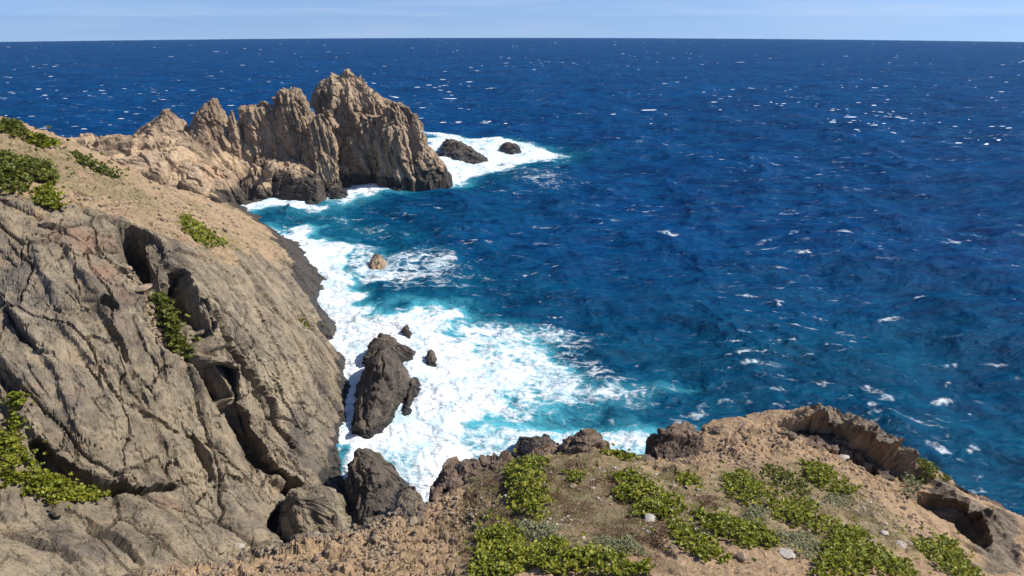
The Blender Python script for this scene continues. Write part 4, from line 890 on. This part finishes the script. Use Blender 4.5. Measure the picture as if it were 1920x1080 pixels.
# cliff surface lookup
cz_tree = None
from mathutils.kdtree import KDTree
kd = KDTree(len(cliff.data.vertices)); cv = np.empty(len(cliff.data.vertices) * 3, np.float32); cliff.data.vertices.foreach_get('co', cv); cv = cv.reshape(-1, 3)
for i_ in range(0, len(cv)): kd.insert((cv[i_, 0], cv[i_, 1], 0), i_)
kd.balance()
def on_cliff(x, y): return np.array([cv[kd.find((a, b, 0))[1], 2] for a, b in zip(np.atleast_1d(x), np.atleast_1d(y))])
rub1 = HH([(470, 1079), (560, 1032), (650, 996), (710, 970), (800, 955), (870, 930), (900, 960), (860, 1010), (740, 1079)])
rub2 = HH([(1230, 830), (1400, 802), (1500, 800), (1580, 845), (1680, 920), (1760, 1000), (1830, 1079), (1700, 1040), (1600, 960), (1500, 880), (1330, 880)])
rub3 = HH([(250, 1095), (450, 1050), (560, 1030), (640, 1000), (600, 1079), (400, 1100)])
scatter('rubble', rub1, 1300, .018, .10, on_head, M['tan'], 'crumbled tan rock fragments on the left shoulder of the headland', 21)
scatter('rubble', rub3, 400, .03, .12, on_head, M['tan'], 'tan rubble along the bottom edge under the grey cliff', 23)
scatter('rubble', rub2, 1500, .015, .10, on_head, M['tan'], 'small stones strewn over the bare dirt shoulder', 25)
scatter('rubble', rub2, 260, .02, .11, on_head, br, 'dark stone chips among the tan ones on the dirt shoulder', 27)
scatter('rubble', veg_poly, 700, .015, .09, on_head, M['pale'], 'pale grit between the shrubs on the knoll', 29)
hill = hits(cliff_h, [(10, 300), (150, 290), (230, 330), (330, 360), (440, 400), (500, 450), (560, 500), (480, 470), (330, 450), (220, 410), (100, 390), (0, 385)])
scatter('rubble', hill, 1500, .08, .42, on_cliff, M['tan'], 'tan rock fragments strewn over the hillside', 31, clump=.25)
gul = hits(cliff_h, [(235, 500), (285, 530), (300, 580), (345, 690), (300, 640), (255, 560)])
scatter('rubble', gul, 240, .07, .35, on_cliff, M['tan'], 'scree spilling down the gully beside the dark shrub', 33)
# the larger single stones of the rubble
g = np.random.default_rng(99); proto = []
for j in range(6):
    v, f = stone_shape(I2, 940 + j); proto.append(mesh_obj('stone', v * np.array([1, .8, .6]), f, [M['tan'], br, M['tan']][j % 3], attrs=rockattrs(len(v)), sharp=R(25)).data)
for o in [o for o in col.objects if o.name.startswith('stone') and o.data in proto]: bpy.data.objects.remove(o)
for rp, n_, lb, gn in ((rub1, 8, 'loose tan stone lying in the crumbled left shoulder of the headland', 'stones on the left shoulder'), (rub2, 12, 'loose stone lying on the bare dirt of the right shoulder', 'stones on the dirt shoulder')):
    q = in_px(rp, n_, g)
    for k in range(n_):
        o = bpy.data.objects.new('stone', proto[int(g.integers(6))]); col.objects.link(o); sz = g.uniform(.08, .19)
        o.scale = (sz, sz * g.uniform(.7, 1), sz * g.uniform(.7, 1)); o.rotation_euler = (g.uniform(-.3, .3), g.uniform(-.3, .3), g.uniform(0, 6)); o.location = (q[k, 0], q[k, 1], float(on_head(q[k, 0], q[k, 1])) + sz * .2)
        T(o, lb, 'stone', gn)

# ------------------------------------------------------------------ plants
def leaf_mat(name, cols, trans=.35):
    s = NT(name); h = s.attr('hue'); c = s.mix(s.mr(h, 0, .5), cols[0], cols[1]); c = s.mix(s.mr(h, .5, 1), c, cols[2]); s.l(c, s.b.inputs['Base Color'])
    s.b.inputs['Roughness'].default_value = .45; s.b.inputs['Specular IOR Level'].default_value = .35
    tr = s.n('ShaderNodeBsdfTranslucent'); s.l(c, tr.inputs[0]); mx = s.n('ShaderNodeMixShader'); mx.inputs[0].default_value = trans
    s.l(s.b.outputs[0], mx.inputs[1]); s.l(tr.outputs[0], mx.inputs[2]); s.l(mx.outputs[0], s.out.inputs[0]); return s.m
M['leaf'] = leaf_mat('fresh_leaves', [(0.07, 0.095, 0.010), (0.22, 0.24, 0.018), (0.42, 0.39, 0.045)])
M['leafdark'] = leaf_mat('olive_leaves', [(0.07, 0.08, 0.015), (0.14, 0.155, 0.022), (0.26, 0.26, 0.04)])
M['leafgrey'] = leaf_mat('grey_green_leaves', [(0.16, 0.17, 0.08), (0.26, 0.27, 0.13), (0.36, 0.35, 0.20)])
M['straw'] = leaf_mat('dry_grass', [(0.17, 0.12, 0.06), (0.30, 0.24, 0.12), (0.28, 0.29, 0.11)], .2)
tw = NT('twig_bark'); tw.l(tw.mix(tw.noise(tw.coord(), 9), (.16, .12, .09), (.34, .29, .24)), tw.b.inputs['Base Color']); tw.b.inputs['Roughness'].default_value = .9; M['twig'] = tw.m
LV = np.array([[0, 0, 0], [-.5, .42, .10], [-.36, .86, .06], [0, 1.05, -.05], [.36, .86, .06], [.5, .42, .10], [0, .5, -.04]])
LF = np.array([[0, 6, 1], [1, 6, 2], [2, 6, 3], [3, 6, 4], [4, 6, 5], [5, 6, 0]])
def leaves_mesh(C_, N_, size, g, spread=.9):
    """rosettes at C_ with axis N_; 6 leaves each"""
    n = len(C_); per = 6; Vs, Fs, hues = [], [], []
    base_h = g.random(n) * .5
    for k in range(per):
        a = g.uniform(0, 6.28, n) if k == 0 else a + 2.4
        ax = N_ + g.normal(size=(n, 3)) * .2; ax /= np.linalg.norm(ax, axis=1)[:, None]
        h_ = np.c_[np.cos(a), np.sin(a), np.zeros(n)]; side = np.cross(ax, h_); side /= np.linalg.norm(side, axis=1)[:, None] + 1e-6
        out = np.cross(side, ax); el = g.uniform(.15, 1.0, n)[:, None] * spread
        yv = out * np.cos(el) + ax * np.sin(el); zv = np.cross(side, yv)
        sc = size * g.uniform(.6, 1.25, n)[:, None]
        o_ = C_ + ax * sc * .25 * (k / per)
        v = o_[:, None] + (LV[None, :, 0:1] * side[:, None] + LV[None, :, 1:2] * yv[:, None] + LV[None, :, 2:3] * zv[:, None]) * sc[:, None]
        b = sum(len(x) for x in Vs); Vs.append(v.reshape(-1, 3)); Fs.append((LF[None] + (np.arange(n) * 7)[:, None, None]).reshape(-1, 3) + b)
        hues.append(np.repeat(np.clip(base_h + g.random(n) * .5, 0, 1), 7))
    return np.vstack(Vs), np.vstack(Fs), np.concatenate(hues)
def shrub(polys, label, n, size, hgt, zfun, seed, mat='leaf', surf='head', name='shrub', group=None, gap=-.28, nscale=2.2, twigs=26):
    n = int(n * 1.3); g = np.random.default_rng(seed); pw = HH(polys) if surf == 'head' else hits(cliff_h, polys) if surf == 'cliff' else np.array(polys)
    c = pw.mean(0); q = in_px(pw, int(n * 2.2), g); e = sdf(q, pw); dim = math.sqrt(abs(np.ptp(pw[:, 0]) * np.ptp(pw[:, 1])))
    nn = fbm(np.c_[q * nscale / max(dim, .3) * 1.6, np.zeros(len(q))], 3, seed); keep = (nn + g.random(len(q)) * .25 > gap) & (e + nn * dim * .35 > 0)
    q, e, nn = q[keep][:n], e[keep][:n], nn[keep][:n]
    hm = hgt * 1.15 * np.sqrt(np.clip(e / (.28 * dim) + .08, 0, 1)) * (.55 + .55 * np.clip(nn + .5, 0, 1.2)); u_ = g.random(len(q)) ** .45
    z = zfun(q[:, 0], q[:, 1]); C_ = np.c_[q, z + hm * u_ + size * .2]
    C_[:, :2] += g.normal(size=(len(q), 2)) * size * (.8 + 3.5 * (g.random((len(q), 1)) < .10))
    N_ = np.c_[g.normal(size=(len(q), 2)) * .45, np.ones(len(q))]; N_ /= np.linalg.norm(N_, axis=1)[:, None]
    root = bpy.data.objects.new(name, None); col.objects.link(root); root.location = (c[0], c[1], float(zfun(np.array([c[0]]), np.array([c[1]]))[0]))
    tag(root, label, 'shrub', group)
    V_, F_, h_ = leaves_mesh(C_ - np.array(root.location), N_, size, g); tag(mesh_obj('foliage', V_, F_, M[mat], root, attrs={'hue': h_}, smooth=False), kind='stuff')
    tv, tf = [], []
    for k in range(twigs):
        i = int(g.integers(len(C_))); t_ = C_[i] + [0, 0, size * .5]; b_ = np.array([q[i, 0] + g.normal() * hgt * .5, q[i, 1] + g.normal() * hgt * .5, z[i] - .03]); m_ = (t_ + b_) / 2 + g.normal(size=3) * hgt * .15
        for p_, w_ in ((b_, .10), (m_, .07), (t_, .03)):
            b = len(tv)
            for a in (0, 2.1, 4.2): tv.append(p_ - np.array(root.location) + np.array([math.cos(a), math.sin(a), 0]) * w_ * size * 1.1)
        for st_ in (len(tv) - 9, len(tv) - 6):
            for a in range(3): tf.append((st_ + a, st_ + (a + 1) % 3, st_ + 3 + (a + 1) % 3, st_ + 3 + a))
    tag(mesh_obj('stems', np.array(tv), tf, M['twig'], root), kind='stuff')
    return root
SH = [
 ([(950, 872), (985, 862), (1022, 868), (1032, 890), (1022, 925), (1037, 950), (1012, 988), (972, 985), (958, 950), (948, 905)], 'tallest bright green shrub, standing in a column at the crest', 420, .085, .45, 'leaf'),
 ([(892, 985), (960, 990), (1000, 1010), (1060, 1022), (1130, 1042), (1200, 1055), (1245, 1050), (1252, 1095), (885, 1095), (893, 1030)], 'widest bright green shrub, across the bottom of the picture', 1150, .075, .32, 'leaf'),
 ([(1100, 826), (1145, 830), (1180, 845), (1202, 862), (1165, 864), (1112, 844)], 'low green shrub behind the pointed outcrop at the crest', 170, .085, .22, 'leaf'),
 ([(1148, 895), (1185, 890), (1230, 922), (1285, 945), (1292, 978), (1245, 972), (1195, 970), (1158, 945)], 'rounded leafy green shrub behind the pale boulder', 420, .08, .36, 'leaf'),
 ([(1062, 890), (1096, 890), (1092, 908), (1066, 906)], 'smallest green shrub, between the tall shrub and the rounded leafy one', 42, .075, .16, 'leaf'),
 ([(1262, 892), (1300, 892), (1318, 922), (1282, 920)], 'small green shrub just below the low dark ledge', 70, .08, .2, 'leaf'),
 ([(1350, 892), (1400, 888), (1425, 912), (1462, 930), (1455, 960), (1400, 952), (1362, 932)], 'green shrub in the middle of the knoll with a bare patch above it', 270, .08, .32, 'leaf'),
 ([(1430, 876), (1480, 885), (1500, 908), (1528, 925), (1500, 940), (1460, 922), (1436, 902)], 'yellowish straggling shrub between two denser ones on the slope', 130, .08, .25, 'leafdark'),
 ([(1500, 868), (1542, 872), (1575, 898), (1612, 930), (1580, 936), (1540, 922), (1508, 900)], 'green shrub farthest up the bare dirt, nearest the long outcrop', 230, .085, .30, 'leaf'),
 ([(1478, 942), (1528, 945), (1540, 975), (1600, 1005), (1560, 1012), (1500, 1000), (1450, 975), (1440, 955)], 'green shrub with dark gaps uphill of the largest lower right one', 280, .08, .32, 'leaf'),
 ([(1560, 1000), (1605, 1000), (1665, 1040), (1735, 1095), (1515, 1095), (1535, 1035)], 'large dense green shrub filling the lower right of the knoll', 760, .075, .42, 'leaf'),
 ([(1695, 1010), (1740, 1022), (1770, 1012), (1805, 1040), (1840, 1095), (1780, 1095), (1742, 1055)], 'green shrub on the orange slope beside the flat pale stone', 360, .085, .34, 'leaf'),
 ([(1295, 962), (1350, 975), (1440, 1000), (1462, 1032), (1385, 1034), (1330, 1005)], 'spreading green shrub right of the pale boulder', 420, .075, .28, 'leaf'),
 ([(1245, 978), (1300, 992), (1335, 1022), (1375, 1052), (1320, 1062), (1268, 1032)], 'green shrub just in front of the pale boulder', 270, .075, .26, 'leaf'),
 ([(1680, 868), (1712, 875), (1782, 915), (1745, 926), (1690, 897)], 'dark olive shrub tucked under the grey rock rib', 170, .1, .28, 'leafdark'),
]
for k, (pl, lb, n_, sz, hg, mt) in enumerate(SH): shrub(pl, lb, n_, sz, hg, on_head, 1000 + k, mt)
GR = [
 ([(965, 985), (1040, 990), (1060, 1018), (1010, 1020), (960, 1005)], 'grey-green fine-leaved shrub between the tall and the widest shrub', 260, .045, .22),
 ([(1100, 1015), (1180, 1010), (1220, 1045), (1150, 1050)], 'grey-green low shrub behind the widest shrub, towards the pale boulder', 260, .04, .2),
 ([(1455, 1000), (1520, 1005), (1555, 1030), (1530, 1060), (1470, 1040)], 'pale grey-green cushion left of the large lower right shrub', 300, .045, .22),
 ([(1400, 955), (1440, 962), (1440, 990), (1400, 985)], 'grey-green cushion in the middle between green shrubs', 120, .045, .2),
 ([(1680, 880), (1740, 905), (1720, 945), (1690, 930)], 'dry silvery bush on the slope under the grey rib', 140, .06, .25),
 ([(1540, 925), (1600, 935), (1590, 955), (1540, 950)], 'flat greyish cushion downhill of the farthest green shrub', 120, .045, .12),
]
for k, (pl, lb, n_, sz, hg) in enumerate(GR): shrub(pl, lb, n_, sz, hg, on_head, 1100 + k, 'leafgrey', name='grey_shrub', twigs=40)
CS = [
 ([(-40, 285), (40, 300), (100, 315), (105, 345), (90, 375), (60, 385), (0, 380), (-40, 375)], 'big olive shrub with grey twigs on the hillside at the left edge', 900, .26, 1.1, 'leafdark'),
 ([(62, 378), (100, 355), (118, 400), (112, 416), (80, 404)], 'yellow-green shrub at the lower tip of the big olive one', 230, .22, .7, 'leaf'),
 ([(335, 404), (365, 418), (390, 440), (415, 462), (395, 470), (360, 450), (340, 430)], 'bright green mat halfway down the hillside above the sea', 260, .22, .35, 'leaf'),
 ([(380, 452), (420, 455), (446, 470), (410, 474)], 'small green mat at the lower end of the hillside mat', 70, .2, .25, 'leaf'),
 ([(-30, 835), (25, 820), (60, 868), (120, 898), (205, 935), (150, 955), (90, 942), (30, 912), (-30, 915)], 'bright green shrub creeping down the ledge at the left edge', 800, .17, .6, 'leaf'),
 ([(20, 768), (48, 775), (66, 792), (55, 812), (40, 832), (20, 812)], 'small green shrub on the cliff face above the creeping one', 170, .16, .5, 'leaf'),
 ([(283, 528), (308, 535), (325, 575), (330, 605), (312, 615), (290, 575)], 'dark olive shrub in the upper gully under the black hollow', 330, .2, .8, 'leafdark'),
 ([(312, 605), (332, 600), (348, 635), (362, 662), (345, 665), (322, 635)], 'green-brown shrub in the lower gully', 220, .2, .6, 'leafdark'),
 ([(128, 288), (160, 300), (195, 320), (228, 340), (200, 334), (150, 312)], 'green strip of low plants across the upper hillside', 260, .24, .35, 'leafdark'),
 ([(55, 262), (85, 268), (112, 282), (90, 284), (60, 274)], 'green patch of low plants near the top of the hill', 140, .26, .35, 'leaf'),
 ([(-20, 232), (20, 238), (60, 256), (40, 262), (-20, 250)], 'olive patch on the hilltop at the left edge', 220, .28, .35, 'leafdark'),
 ([(560, 604), (575, 608), (590, 628), (572, 622)], 'small olive tuft on the long slab above the surf', 50, .2, .3, 'leafdark'),
]
for k, (pl, lb, n_, sz, hg, mt) in enumerate(CS): shrub(pl, lb, n_, sz, hg, on_cliff, 1200 + k, mt, surf='cliff')
# dry grass between the shrubs
def blades(poly_w, n, h, zfun, seed, label, w=.006, clump=1.2, mat='straw'):
    g = np.random.default_rng(seed); q = in_px(poly_w, n * 3, g); k = fbm(np.c_[q * clump, np.zeros(len(q))], 3, seed) + g.random(len(q)) * .5; q = q[np.argsort(-k)[:n]]
    z = zfun(q[:, 0], q[:, 1]); a = g.uniform(0, 6.28, n); hh = h * g.uniform(.4, 1.1, n); ln = g.normal(size=(n, 2)) * .5
    b = np.c_[q, z - .01]; sd_ = np.c_[np.cos(a), np.sin(a), np.zeros(n)] * w; mid = b + np.c_[ln * hh[:, None] * .35, hh * .6]; tip = b + np.c_[ln * hh[:, None], hh * .9]
    V_ = np.stack([b - sd_, b + sd_, mid + sd_ * .7, mid - sd_ * .7, tip], 1).reshape(-1, 3); i = np.arange(n)[:, None] * 5
    F_ = np.vstack([i + np.array([[0, 1, 2]]), i + np.array([[0, 2, 3]]), i + np.array([[3, 2, 4]])])
    return tag(mesh_obj('dry_grass', V_, F_, M[mat], attrs={'hue': np.repeat(g.random(n), 5)}, smooth=False), label, None, None, 'stuff')
blades(veg_poly, 34000, .11, on_head, 61, 'short dry grass between the shrubs of the knoll', w=.006)
blades(HH([(700, 1000), (880, 930), (960, 960), (900, 1000), (870, 1090), (420, 1090), (560, 1060)]), 6000, .06, on_head, 63, 'sparse dry grass on the left shoulder', w=.006)
M['deadgrass'] = leaf_mat('dead_brown_grass', [(0.10, 0.05, 0.03), (0.20, 0.11, 0.055), (0.26, 0.17, 0.10)], .2)
blades(br_poly, 15000, .10, on_head, 65, 'reddish brown dead grass left of the pale boulder', w=.007, clump=.9, mat='deadgrass')
shrub([(1230, 985), (1262, 1000), (1250, 1030), (1205, 1010)], 'leafless purplish brown dry shrub left of the pale boulder', 120, .035, .2, on_head, 1301, 'deadgrass', name='dry_shrub', twigs=60)
shrub([(1300, 930), (1345, 935), (1350, 960), (1305, 955)], 'brown dry cushion between the rounded and the middle green shrubs', 110, .035, .14, on_head, 1302, 'deadgrass', name='dry_shrub', twigs=50)
# ------------------------------------------------------------------ sea haze
hm_ = bpy.data.materials.new('haze_air'); hm_.use_nodes = True; hm_.node_tree.nodes.clear()
ho_ = hm_.node_tree.nodes.new('ShaderNodeOutputMaterial'); hv_ = hm_.node_tree.nodes.new('ShaderNodeVolumePrincipled'); hv_.inputs['Density'].default_value = .00006; hv_.inputs['Color'].default_value = (.45, .70, 1, 1); hv_.inputs['Anisotropy'].default_value = .2
hm_.node_tree.links.new(hv_.outputs[0], ho_.inputs['Volume'])
S_ = 6500.0; zb = float(V[:, 2].min()) - 2; zt = 46.0
HV = [(a * S_, b * S_, c) for c in (zb, zt) for a, b in ((-1, -1), (1, -1), (1, 1), (-1, 1))]
hz = mesh_obj('haze', HV, [(3, 2, 1, 0), (4, 5, 6, 7), (0, 1, 5, 4), (1, 2, 6, 5), (2, 3, 7, 6), (3, 0, 4, 7)], hm_, smooth=False); tag(hz, kind='stuff')
